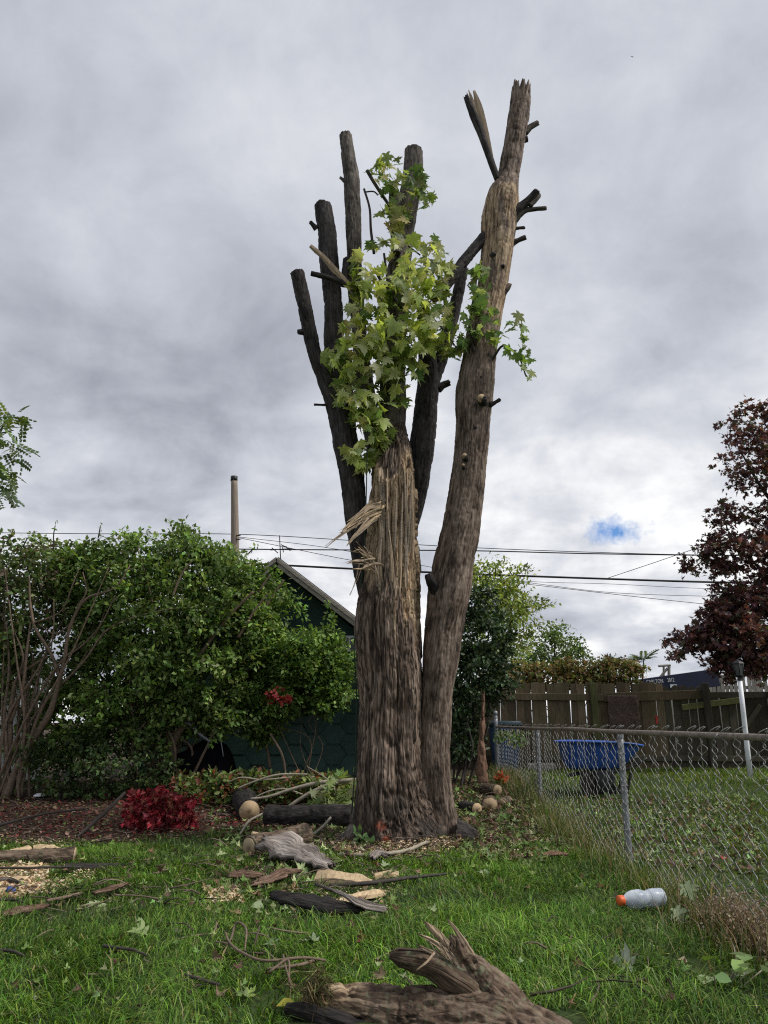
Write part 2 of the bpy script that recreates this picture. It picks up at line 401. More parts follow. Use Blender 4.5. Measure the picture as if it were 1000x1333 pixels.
def leafmat(name, tr=.35, rough=.55, vary=.0):
    m, t, b, o = newmat(name); c = attr(t, 'Col')
    if vary:
        oi = N(t, 'ShaderNodeObjectInfo'); k = mth(t, 'ADD', 1-vary, mth(t, 'MULTIPLY', oi.outputs['Random'], 2*vary))
        cc = N(t, 'ShaderNodeCombineColor')
        for i in range(3): t.links.new(k, cc.inputs[i])
        c = mixc(t, 1.0, c, cc.outputs[0], 'MULTIPLY')
    setin(t, b.inputs['Base Color'], c); b.inputs['Roughness'].default_value = rough; b.inputs['Specular IOR Level'].default_value = .25
    tl = N(t, 'ShaderNodeBsdfTranslucent'); setin(t, tl.inputs[0], mixc(t, 1.0, c, (1.25, 1.2, .6), 'MULTIPLY'))
    mx = N(t, 'ShaderNodeMixShader'); mx.inputs[0].default_value = tr
    t.links.new(b.outputs[0], mx.inputs[1]); t.links.new(tl.outputs[0], mx.inputs[2]); t.links.new(mx.outputs[0], o.inputs[0])
    return m
def barkmat(name, dark, lite, bare=False, lichen=0.0, sc=1.0, warm=0.5, paint=False, pl=.35):
    m, t, b, o = newmat(name); v = attr(t, 'tc', 'Vector')
    n1 = noise(t, v, 12*sc, 6, .6, .4); n2 = noise(t, v, 38*sc, 6, .65, .3); n3 = noise(t, mapv(t, v, (1, 1, 6)), 3.0*sc, 4, .55)
    f = mth(t, 'ADD', mth(t, 'MULTIPLY', n1, .35), mth(t, 'ADD', mth(t, 'MULTIPLY', n2, .4), mth(t, 'MULTIPLY', n3, .25)))
    wv = N(t, 'ShaderNodeVectorMath', operation='ADD'); t.links.new(mapv(t, v, (1, 1, .6)), wv.inputs[0]); wn = N(t, 'ShaderNodeTexNoise'); wn.inputs['Scale'].default_value = 9*sc; wn.inputs['Detail'].default_value = 3; t.links.new(v, wn.inputs['Vector'])
    ws = N(t, 'ShaderNodeVectorMath', operation='SCALE'); t.links.new(wn.outputs['Color'], ws.inputs[0]); ws.inputs['Scale'].default_value = .11/sc; t.links.new(ws.outputs[0], wv.inputs[1])
    vo = N(t, 'ShaderNodeTexVoronoi', feature='DISTANCE_TO_EDGE'); vo.inputs['Scale'].default_value = 20*sc; t.links.new(wv.outputs[0], vo.inputs['Vector'])
    plate = ramp(t, vo.outputs['Distance'], [(.0, (0, 0, 0)), (.05, (.35, .35, .35)), (.16, (1, 1, 1))])
    midc = tuple((p+q)/2 for p, q in zip(dark, lite)); wm = (midc[0]*1.12, midc[1]*.93, midc[2]*.8)
    col = ramp(t, f, [(.425, dark), (.485, mixt(midc, wm, warm)), (.54, lite), (.61, tuple(min(1, x*1.35) for x in lite))])
    col = mixc(t, mth(t, 'ADD', 1-pl, mth(t, 'MULTIPLY', plate, pl)), tuple(x*.55 for x in dark), col)
    if lichen:
        l = noise(t, mapv(t, v, (1, 1, 6)), 16*sc, 6, .7); col = mixc(t, mth(t, 'MULTIPLY', ramp(t, l, [(.54, (0, 0, 0)), (.66, (1, 1, 1))]), lichen), col, (.15, .17, .10))
    hgt = mth(t, 'ADD', mth(t, 'MULTIPLY', f, .6), mth(t, 'MULTIPLY', plate, .3*pl))
    if bare:
        bw = attr(t, 'bare', 'Fac')
        w1 = noise(t, mapv(t, v, (1, 1, .5)), 26*sc, 5, .6, .2); w2 = noise(t, mapv(t, v, (1, 1, .35)), 60*sc, 3, .6)
        wf = mth(t, 'ADD', mth(t, 'MULTIPLY', w1, .6), mth(t, 'MULTIPLY', w2, .4))
        wc = ramp(t, wf, [(.40, (.055, .036, .023)), (.46, (.19, .13, .08)), (.52, (.36, .265, .165)), (.62, (.52, .40, .27))])
        tg = attr(t, 'tan', 'Fac'); wc = mixc(t, mth(t, 'MULTIPLY', tg, .75), wc, ramp(t, wf, [(.40, (.07, .035, .018)), (.5, (.20, .105, .05)), (.62, (.38, .24, .13))]))
        col = mixc(t, bw, col, wc)
    if paint:
        pc = attr(t, 'paint', 'Fac'); pn = noise(t, mapv(t, v, (1, 1, 6)), 30, 4, .6)
        dm = attr(t, 'damp', 'Fac'); col = mixc(t, mth(t, 'MULTIPLY', dm, ramp(t, n3, [(.38, (.2, .2, .2)), (.58, (1, 1, 1))])), col, (.028, .024, .020))
        col = mixc(t, mth(t, 'MULTIPLY', pc, ramp(t, pn, [(.4, (.15, .15, .15)), (.58, (1, 1, 1))])), col, (.55, .16, .09))
    setin(t, b.inputs['Base Color'], col); b.inputs['Roughness'].default_value = .85; b.inputs['Specular IOR Level'].default_value = .2
    bump(t, b, hgt, 1.0, .03); return m
def mixt(a, b, f): return tuple(x*(1-f)+y*f for x, y in zip(a, b))
def cutmat(name, base=(.50, .37, .22), ringc=(.27, .17, .09)):
    m, t, b, o = newmat(name); v = attr(t, 'tc', 'Vector')
    w = N(t, 'ShaderNodeTexWave', wave_type='RINGS', rings_direction='SPHERICAL'); w.inputs['Scale'].default_value = 34; w.inputs['Distortion'].default_value = 2.2
    w.inputs['Detail'].default_value = 3; t.links.new(v, w.inputs['Vector'])
    n1 = noise(t, v, 14, 5, .6); n2 = noise(t, v, 70, 3, .6)
    ln = N(t, 'ShaderNodeVectorMath', operation='LENGTH'); t.links.new(v, ln.inputs[0]); col = mixc(t, mth(t, 'MULTIPLY', w.outputs['Fac'], .5), base, ringc); col = mixc(t, ramp(t, mth(t, 'ADD', ln.outputs['Value'], mth(t, 'MULTIPLY', mth(t, 'SUBTRACT', n1, .5), .05)), [(.012, (1, 1, 1)), (.05, (0, 0, 0))]), col, tuple(x*.55 for x in ringc)); col = mixc(t, mth(t, 'MULTIPLY', ramp(t, n1, [(.45, (0, 0, 0)), (.7, (1, 1, 1))]), .6), col, tuple(x*.62 for x in base))
    setin(t, b.inputs['Base Color'], col); b.inputs['Roughness'].default_value = .8; bump(t, b, n2, .4, .004); return m
def plankmat(name, c, moss=.4, rnd=.25, dirt=.5):
    m, t, b, o = newmat(name); co = objco(t); oi = N(t, 'ShaderNodeObjectInfo')
    ad = N(t, 'ShaderNodeVectorMath', operation='ADD'); t.links.new(co, ad.inputs[0]); cmb = N(t, 'ShaderNodeCombineXYZ')
    for i in range(3): t.links.new(mth(t, 'MULTIPLY', oi.outputs['Random'], 40.0+9*i), cmb.inputs[i])
    t.links.new(cmb.outputs[0], ad.inputs[1]); v = ad.outputs[0]
    g = noise(t, mapv(t, v, (22, 22, 1.3)), 3, 5, .6); n2 = noise(t, v, 3, 4, .6); n3 = noise(t, v, 1.3, 4, .6)
    col = ramp(t, g, [(.3, tuple(x*.45 for x in c)), (.55, c), (.75, tuple(x*1.35 for x in c))])
    col = mixc(t, mth(t, 'MULTIPLY', ramp(t, n2, [(.45, (0, 0, 0)), (.65, (1, 1, 1))]), moss), col, (.07, .085, .03))
    col = mixc(t, mth(t, 'MULTIPLY', ramp(t, n3, [(.4, (0, 0, 0)), (.7, (1, 1, 1))]), dirt), col, tuple(x*.35 for x in c))
    k = mth(t, 'ADD', 1-rnd, mth(t, 'MULTIPLY', oi.outputs['Random'], 2*rnd)); cc = N(t, 'ShaderNodeCombineColor')
    for i in range(3): t.links.new(k, cc.inputs[i])
    setin(t, b.inputs['Base Color'], mixc(t, 1.0, col, cc.outputs[0], 'MULTIPLY')); b.inputs['Roughness'].default_value = .85; b.inputs['Specular IOR Level'].default_value = .2
    bump(t, b, g, .5, .004); return m

M_LEAF = leafmat('leaf', .35); M_MAPLE = leafmat('maple_leaf', .55, .5, .2); M_GRASS = leafmat('grass_blade', .3, .45)
M_LITTER = leafmat('litter', .15, .9); M_DARKLEAF = leafmat('dark_leaf', .25, .45)
M_TRUNK = barkmat('trunk_bark', (.034, .025, .020), (.24, .182, .142), bare=True, pl=.9, warm=.45, paint=True)
M_STEM = barkmat('stem_bark', (.038, .028, .022), (.21, .162, .128), bare=True, warm=.35)
M_LIMB = barkmat('limb_bark', (.012, .011, .011), (.060, .053, .050), warm=.2)
M_LIMB2 = barkmat('limb_bark_grey', (.030, .026, .023), (.140, .122, .104), warm=.25)
M_LOG = barkmat('log_bark', (.032, .023, .017), (.17, .125, .092), lichen=.7, warm=.5, bare=True)
M_LOGB = barkmat('wet_log_bark', (.012, .011, .011), (.042, .037, .035), warm=.2)
M_SLAB = barkmat('grey_bark_slab', (.10, .085, .075), (.33, .29, .26), warm=.2)
M_TWIG = plain('twig', (.17, .12, .085), .8, .35, 20, .3)
M_TWIGD = plain('dark_twig', (.045, .036, .03), .8, .35, 20, .3)
M_PALEBR = plain('pale_branch', (.30, .265, .20), .75, .3, 14, .3)
M_CUT = cutmat('cut_wood'); M_CUTD = cutmat('cut_wood_aged', (.42, .33, .2), (.3, .22, .13))
M_SPLIT = plain('split_wood', (.50, .37, .22), .75, .3, 5, .5, .01, stretch=(6, 1, 6))
M_SPLINT = plain('splinter_wood', (.36, .27, .18), .75, .3, 5, .4, .01, stretch=(6, 6, 1.2))
M_OLDWOOD = plain('weathered_wood', (.25, .20, .15), .8, .4, 6, .6, .012, stretch=(1.3, 8, 8))
M_WIRE = plain('black_cable', (.012, .012, .014), .6, .1, 3, 0)
M_POLE = plain('pole_wood', (.26, .21, .165), .85, .25, 3, .3, .01, stretch=(8, 8, .6))
M_GALV = plain('galvanised_steel', (.26, .27, .29), .5, .3, 30, .1, .002, metal=.55)
M_WIREG = plain('fence_wire', (.36, .36, .35), .5, .3, 30, 0, metal=.4)
M_RUST = plain('rusty_rail', (.24, .20, .17), .7, .35, 14, .3, .003, metal=.2, c2=(.15, .115, .09))
M_BLUE = plain('blue_plastic', (.025, .085, .36), .5, .3, 5, .05); M_BLUEBIN = plain('blue_bin_plastic', (.03, .075, .17), .5, .2, 3, .03)
M_LID = plain('teal_lid_plastic', (.018, .045, .06), .5, .2, 3, .03); M_BLACK = plain('black_steel', (.014, .014, .016), .55, .3, 6, .05)
M_TYRE = plain('dusty_tyre', (.05, .043, .038), .85, .4, 8, .2); M_WHITE = plain('white_paint', (.74, .75, .78), .45, .1, 6, .04)
M_GREYW = plain('dirty_white_paint', (.42, .44, .43), .7, .35, 5, .1)
M_GREEN = plain('dark_green_shingle', (.026, .066, .056), .75, .25, 10, .3, .004, rnd=.22); M_GREENW = plain('dark_green_wall', (.020, .052, .046), .75, .2, 4, .2)
M_RAKE = plain('weathered_rake_board', (.30, .27, .235), .85, .35, 6, .5, .008, stretch=(1, 8, 8))
M_ROOF = plain('roof_shingle', (.10, .095, .09), .9, .3, 12, .4)
M_PICK = plankmat('old_picket', (.155, .115, .072), .4, .25, .4); M_PICKD = plankmat('dark_picket', (.085, .072, .055), .35); M_PICKG = plankmat('grey_picket', (.30, .28, .245), .15, .15, .25)
M_MOSSY = plankmat('mossy_timber', (.15, .15, .06), .7); M_CARPET = plain('brown_mat', (.085, .055, .045), .95, .5, 18, .8, .02)
M_NAVY = plain('navy_board', (.012, .018, .05), .6, .2, 4, .05); M_LET = plain('white_lettering', (.72, .73, .75), .6, .1, 8, 0)
M_ORANGE = plain('orange_cap', (.72, .13, .035), .4, .12, 10, .05); M_STUMP = plain('rotten_wood', (.20, .115, .075), .95, .5, 9, 1.0, .03, stretch=(3, 3, .7))
M_TARP = plain('black_tarp', (.006, .006, .008), .95, .3, 4, .3, .02, spec=.05); M_ROPE = plain('green_rope', (.02, .035, .022), .8, .3, 30, .2)
M_STAIN = plain('red_paint_drip', (.45, .04, .03), .6, .2, 8, 0)
M_GLASS = plain('smoky_lantern_glass', (.085, .09, .088), .2, .2, 4, .0); M_BRICK = plain('grey_concrete', (.27, .25, .22), .9, .3, 8, .3)
M_BLUECAP = plain('blue_scrap', (.03, .06, .22), .5, .1, 4, 0)
def bottlemat():
    m, t, b, o = newmat('frosted_bottle_plastic'); n = noise(t, objco(t), 9, 4, .6)
    setin(t, b.inputs['Base Color'], ramp(t, n, [(.35, (.50, .56, .64)), (.65, (.78, .82, .88))])); b.inputs['Roughness'].default_value = .22
    b.inputs['Transmission Weight'].default_value = .3; b.inputs['IOR'].default_value = 1.2; return m
M_BOTTLE = bottlemat()

# ------------------------------------------------------------------ ground
FX = 2.33                                             # the chain-link fence runs along x = FX
def soil(x, y):
    """bare mulch under the shrubs and litter round the trunk: 1 = no grass"""
    x = np.asarray(x, float); y = np.asarray(y, float); w = .25*vn2(x, y, 1.1)+.12*vn2(x, y, 3.3)
    edge = 9.35+1.0*sstep(-3.4, -1.6, x)
    a = sstep(edge-.25, edge+.35, y+w*1.6)*(1-sstep(.6, 1.4, x+w))
    b = sstep(1.45, .75, np.hypot((x-.35)/1.15, (y-9.7)/.95)+w)
    c = .75*sstep(10.2, 11.2, y+w)*sstep(.6, 1.2, x)*sstep(FX+.1, FX-.3, x)
    d = .95*sstep(.9, .45, np.hypot((x+4.05)/1.2, (y-8.35)/.55)+w*.8)
    return np.clip(np.maximum.reduce([a, b, c, d]), 0, 1)
def ground():
    xs = np.concatenate([[-900, -300, -120, -60, -35, -22, -16], np.arange(-13, 13.01, .11), [16, 22, 35, 60, 120, 300, 900]])
    ys = np.concatenate([[-40, -15, -6, -1, 1, 2], np.arange(2.6, 20.01, .11), [22, 26, 34, 50, 80, 150, 400, 1200]])
    X, Y = np.meshgrid(xs, ys); V = np.stack([X, Y, terrain(X, Y)], -1); nx, ny = len(xs), len(ys)
    s = soil(X, Y); V[..., 2] += s*.012*vn2(X, Y, 9.0)
    i = np.arange(ny-1)[:, None]*nx; j = np.arange(nx-1)[None]
    Fq = np.stack([i+j, i+j+1, i+nx+j+1, i+nx+j], -1).reshape(-1, 4)
    m, t, b, o = newmat('yard_soil'); co = objco(t); sv = attr(t, 'soil', 'Fac')
    n1 = noise(t, co, 2.2, 6, .65); n2 = noise(t, co, 26, 6, .7); n3 = noise(t, co, 90, 3, .6)
    g = ramp(t, n2, [(.3, (.018, .024, .009)), (.5, (.035, .055, .016)), (.7, (.06, .085, .028))])
    d = ramp(t, mth(t, 'ADD', mth(t, 'MULTIPLY', n2, .6), mth(t, 'MULTIPLY', n3, .4)), [(.35, (.022, .015, .012)), (.5, (.058, .038, .029)), (.66, (.13, .088, .066))])
    setin(t, b.inputs['Base Color'], mixc(t, sv, g, d)); b.inputs['Roughness'].default_value = .95; b.inputs['Specular IOR Level'].default_value = .15
    bump(t, b, n2, .8, .03)
    o = part('ground', V.reshape(-1, 3), Fq, m, None, {'soil': s.ravel()}, kind='structure'); return o
ground()

BL = (np.array([[-.5, 0, 0], [.5, 0, 0], [-.4, .5, 0], [.4, .5, 0], [0, 1, 0]]), np.array([[0, 1, 3], [0, 3, 2], [2, 3, 4]]))
def blades(n, r, xy, length, width, lean, cols, flow=.8):
    x, y = xy[:, 0], xy[:, 1]; base = np.stack([x, y, terrain(x, y)-.01], -1)
    az = 6.3*vn2(x, y, .7)+3.5*vn2(x+20, y, 2.1)+flow*r.standard_normal(n)
    dr = np.stack([np.cos(az), np.sin(az), 0*az], -1); sd = np.stack([-dr[:, 1], dr[:, 0], 0*az], -1)
    # turn each blade's flat side at random
    ta = r.uniform(-1, 1, n)[:, None]; sd = norml(sd+dr*ta)
    ln = np.clip(lean+.28*r.standard_normal(n), .05, 1.5); L = length
    mid_ = base+(dr*np.sin(ln*.55)[:, None]+np.array([0, 0, 1.0])*np.cos(ln*.55)[:, None])*(L*.52)[:, None]
    tip = mid_+(dr*np.sin(ln*1.35)[:, None]+np.array([0, 0, 1.0])*np.cos(ln*1.35)[:, None])*(L*.5)[:, None]
    w = (width*.5)[:, None]
    V = np.stack([base-sd*w, base+sd*w, mid_-sd*w*.85, mid_+sd*w*.85, tip], 1).reshape(-1, 3)
    Fq = (BL[1][None]+(np.arange(n)*5)[:, None, None]).reshape(-1, 3)
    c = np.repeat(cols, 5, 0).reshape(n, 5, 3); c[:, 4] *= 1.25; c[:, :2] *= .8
    return V, Fq, {'Col': np.clip(c.reshape(-1, 3), 0, 1)}
def sow(r, n, x0, x1, y0, y1, dens):
    x = r.uniform(x0, x1, n); y = np.sqrt(r.uniform(y0**2, y1**2, n)) if False else r.uniform(y0, y1, n)
    m = (np.abs(x) < .62*y+.9) & (r.random(n) < dens(x, y)); return np.stack([x[m], y[m]], -1)
GC = [(.047, .112, .010), (.068, .150, .014), (.10, .196, .021), (.028, .070, .007), (.145, .232, .035), (.095, .145, .023)]
def gcols(xy, r):
    n = len(xy); c = pal(GC, n, r, .25); k = 1+.45*vn2(xy[:, 0], xy[:, 1], .9)+.3*vn2(xy[:, 0]+4, xy[:, 1], 2.7)
    c = c*k[:, None]; y = (r.random(n) < .035); c[y] = pal([(.28, .24, .10), (.2, .17, .08)], y.sum(), r); return np.clip(c, .01, .6)
def lawn():
    r = rng(11); it = []
    BARE = [(G(a, b), q) for a, b, q in ((370, 1135, .5), (445, 1150, .35), (430, 1192, .5), (470, 1170, .25), (350, 1158, .35), (320, 1150, .25), (838, 1188, .2), (40, 1150, .55), (0, 1165, .6), (60, 1195, .3), (140, 1168, .25), (345, 1265, .3), (110, 1130, .3), (40, 1122, .4), (600, 1100, .4), (670, 1110, .5))]
    def lying(x, y):
        k = np.ones_like(x)
        for c, q in BARE: k = k*(1-.72*sstep(q, q*.4, np.hypot(x-c[0], y-c[1])))
        return k*(1-((x > -.47) & (x < .95) & (y < 4.2)))
    dn = lambda x, y: lying(x, y)*np.clip((1-soil(x, y))*(.62+.5*vn2(x, y, 1.6)+.35*vn2(x, y, 5)), 0.03*(1-soil(x, y)), 1)*(x < FX+.1)
    for n, x0, x1, y0, y1, Lm, wm in ((90000, -3.6, 2.4, 3.5, 6.2, .075, .0068), (52000, -3.6, 2.4, 3.5, 6.2, .155, .0062), (90000, -5.6, 2.4, 6.2, 9.2, .07, .0085), (46000, -5.6, 2.4, 6.2, 9.2, .135, .008), (50000, -6.8, 2.4, 9.2, 13.0, .075, .011)):
        xy = sow(r, n, x0, x1, y0, y1, dn); k = len(xy)
        mound = 1+.45*vn2(xy[:, 0], xy[:, 1], 1.3)+.25*vn2(xy[:, 0]+7, xy[:, 1], 3.1)
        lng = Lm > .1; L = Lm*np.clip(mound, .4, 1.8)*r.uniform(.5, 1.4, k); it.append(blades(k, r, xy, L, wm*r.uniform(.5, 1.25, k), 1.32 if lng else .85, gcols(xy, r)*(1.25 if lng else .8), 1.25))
    V, Fs, A = cat_mesh(it)
    solo('lawn_grass', 'long uncut green grass of the near lawn in front of the tree', 'grass', V, Fs, M_GRASS, kind='stuff', attrs=A)
    it = []; dn2 = lambda x, y: np.clip(.7+.5*vn2(x, y, 1.2), .15, 1)*(x > FX+.06)
    for n, y0, y1, Lm, wm in ((26000, 4.6, 8.5, .085, .007), (60000, 8.5, 17.2, .085, .0105)):
        xy = sow(r, n, FX, 11.5, y0, y1, dn2); k = len(xy)
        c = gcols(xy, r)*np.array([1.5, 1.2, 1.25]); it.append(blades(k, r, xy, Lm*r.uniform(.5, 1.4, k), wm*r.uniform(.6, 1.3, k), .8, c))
    V, Fs, A = cat_mesh(it)
    solo('lawn_grass', 'mown grass of the neighbouring yard beyond the chain link fence', 'grass', V, Fs, M_GRASS, kind='stuff', attrs=A)
    # uncut tall grass along the foot of the chain-link fence
    n = 17000; y = rng(5).uniform(4.7, 16, n); x = FX+.17*r.standard_normal(n)-.10
    keep = np.clip(.45+.6*vn2(x*0, y, 1.3), .15, 1) > r.random(n); xy = np.stack([x, y], -1)[keep]; k = len(xy)
    c = gcols(xy, r)*np.array([.9, .8, .9]); dry = r.random(k) < .38; c[dry] = pal([(.30, .24, .13), (.22, .17, .10), (.36, .31, .2)], dry.sum(), r)
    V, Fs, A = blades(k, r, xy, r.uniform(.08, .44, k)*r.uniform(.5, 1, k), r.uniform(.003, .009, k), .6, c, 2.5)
    solo('tall_grass', 'tall half-dry grass growing along the foot of the chain link fence', 'grass', V, Fs, M_GRASS, kind='stuff', attrs=A)
    # brown dead weeds against the fence at the right
    n = 1700; c0 = G(968, 1228); x = c0[0]+.10*r.standard_normal(n)+.04; y = c0[1]+.1+.42*r.standard_normal(n); xy = np.stack([x, y], -1)
    c = pal([(.20, .13, .085), (.28, .2, .13), (.14, .085, .06), (.34, .27, .19)], n, r)
    V, Fs, A = blades(n, r, xy, r.uniform(.08, .5, n)*.75*np.clip(.65+.6*vn2(x, y, 3.5), .2, 1.2), r.uniform(.003, .007, n), .62, c, 3)
    hd = V.reshape(-1, 5, 3)[:, 4]; hd = np.concatenate([hd, (V.reshape(-1, 5, 3)[:, 2]+hd)/2+.01*r.standard_normal((n, 3)), hd+.012*r.standard_normal((n, 3))]); hd = hd[r.random(len(hd)) < .7]; q = len(hd)
    I = inst(RHOMB, hd, r.standard_normal((q, 3)), r.standard_normal((q, 3)), r.uniform(.012, .028, q), pal([(.26, .19, .13), (.36, .29, .22), (.2, .14, .1)], q, r))
    V, Fs, A = cat_mesh([(V, Fs, A), I])
    solo('dead_weeds', 'clump of brown dead weeds leaning on the chain link fence', 'weeds', V, Fs, M_LITTER, kind='stuff', attrs=A)
lawn()

def scatter_on(n, r, poly, lift=.015, spread=None):
    x, y = scat(poly, n, r); pts = Gv(x, y); pts[:, 2] += lift*r.random(n); return pts
def litter():
    r = rng(21); it = []
    # leaf litter over the mulch bed and round the trunk (sampled on the ground plane)
    n = 38000; x = r.uniform(-8, 2.6, n); y = r.uniform(8.2, 14.5, n); s = soil(x, y); m = r.random(n) < s*.9
    x, y = x[m], y[m]; n = len(x); pos = np.stack([x, y, terrain(x, y)+.005+.035*r.random(n)], -1)
    redz = sstep(2.2, .6, np.hypot((x+3.3)/1.7, (y-11.2)/1.1)); 
    brown = pal([(.16, .095, .065), (.10, .06, .045), (.23, .15, .10), (.07, .045, .035), (.30, .22, .16)], n, r)
    red = pal([(.17, .03, .03), (.11, .022, .024), (.22, .06, .05)], n, r); grn = pal([(.14, .2, .05), (.22, .27, .09), (.09, .14, .04)], n, r)
    pr = r.random(n); c = np.where((pr < redz*.4)[:, None], red, brown)
    gz = sstep(-1.6, -.6, x); c = np.where(((pr > .6) & (r.random(n) < .25+.75*gz))[:, None], grn, c)
    it.append(inst(LEAF, pos, norml(np.concatenate([r.standard_normal((n, 2)), .25*r.standard_normal((n, 1))], 1)), r.standard_normal((n, 3))*.4+np.array([0, 0, 1]), r.uniform(.02, .075, n), c))
    V, Fs, A = cat_mesh(it); solo('leaf_litter', 'brown and dull red leaf litter over the mulch bed under the shrubs', 'leaf litter', V, Fs, M_LITTER, kind='stuff', attrs=A)
    # maple leaves dropped on the grass and torn green leaves by the logs on the right
    it = []
    for poly, n, sz in (([(560, 1040), (700, 1045), (760, 1110), (690, 1135), (600, 1120)], 850, .10), ([(270, 1058), (460, 1070), (475, 1110), (380, 1170), (280, 1170)], 520, .10),
                        ([(590, 1010), (640, 1010), (680, 1060), (590, 1060)], 300, .10), ([(720, 1040), (990, 1040), (990, 1140), (830, 1130)], 2000, .07), ([(0, 1120), (1000, 1120), (1000, 1320), (0, 1320)], 300, .07), ([(240, 1110), (640, 1110), (560, 1210), (260, 1200)], 220, .075), ([(0, 1100), (260, 1100), (260, 1190), (0, 1190)], 160, .07)):
        p = scatter_on(n, r, poly, .06); p[:, 2] += .01
        it.append(inst((MAPLE[0]*np.array([.85, 1, 1])+np.array([0, 0, 1.0])*(.8*MAPLE[0][:, :1]**2-.15), MAPLE[1]), p, norml(np.concatenate([r.standard_normal((n, 2)), .3*r.standard_normal((n, 1))], 1)), r.standard_normal((n, 3))*.45+np.array([0, -.2, 1]), sz*r.uniform(.5, 1.25, n),
                       pal([(.13, .19, .055), (.19, .26, .09), (.09, .14, .04), (.27, .32, .16), (.17, .11, .07), (.12, .07, .05)], n, r, .3)))
    V, Fs, A = cat_mesh(it); solo('fallen_leaves', 'scattered torn green and brown maple leaves lying over the lawn', 'leaves', V, Fs, M_LITTER, kind='stuff', attrs=A)
    # sawdust and wood chips
    it = []
    for poly, n, sz in (([(-30, 1128), (62, 1130), (60, 1148), (40, 1172), (-30, 1175)], 4200, .032), ([(40, 1150), (92, 1146), (95, 1165), (45, 1170)], 500, .018), ([(90, 1136), (130, 1132), (120, 1150), (90, 1146)], 160, .016),
                        ([(265, 1160), (312, 1158), (315, 1178), (275, 1180)], 700, .024), ([(380, 1150), (520, 1140), (520, 1190), (400, 1195)], 350, .022), ([(420, 1090), (610, 1085), (600, 1110), (470, 1125)], 1800, .022), ([(630, 1085), (720, 1095), (700, 1125), (640, 1115)], 900, .02), ([(20, 1095), (90, 1098), (80, 1108), (20, 1108)], 300, .022)):
        p = scatter_on(n, r, poly, .03); p[:, 2] += .012
        it.append(inst(RHOMB, p, norml(np.concatenate([r.standard_normal((n, 2)), .25*r.standard_normal((n, 1))], 1)), r.standard_normal((n, 3))*.5+np.array([0, 0, 1]), sz*r.uniform(.5, 2.0, n),
                       pal([(.58, .46, .30), (.66, .55, .38), (.48, .36, .23), (.35, .25, .16)], n, r)))
    V, Fs, A = cat_mesh(it); solo('wood_chips', 'pale sawdust and wood chips strewn over the lawn', 'wood chips', V, Fs, M_LITTER, kind='stuff', attrs=A)
litter()

def twig_litter():
    r = rng(66); it = []
    for poly, n in (([(0, 1040), (300, 1035), (330, 1090), (0, 1108)], 240), ([(300, 1050), (620, 1085), (600, 1120), (420, 1180), (290, 1160)], 260), ([(600, 1040), (720, 1050), (740, 1120), (610, 1120)], 110), ([(0, 1120), (300, 1120), (300, 1190), (0, 1200)], 110), ([(0, 1200), (900, 1180), (900, 1320), (0, 1320)], 60), ([(250, 1015), (460, 1010), (460, 1070), (300, 1075)], 120)):
        p = scatter_on(n, r, poly, .05)
        for q in p:
            a = r.uniform(0, 6.28); L = r.uniform(.08, .38); d = np.array([math.cos(a), math.sin(a), r.uniform(-.1, .25)])*L; c = r.uniform(.03, .22)
            V, Fs, A = tube([q, q+d*.5+.03*r.standard_normal(3), q+d], [.006*r.uniform(.5, 1.5), .005, .002], seg=4, n=4); it.append((V, Fs, {'Col': np.repeat([[c*1.15, c*.88, c*.68]], len(V), 0)}))
    V, Fs, A = cat_mesh(it); solo('twig_litter', 'small broken twigs strewn round the trunk and over the mulch', 'twigs', V, Fs, M_LITTER, kind='stuff', attrs=A)
twig_litter()

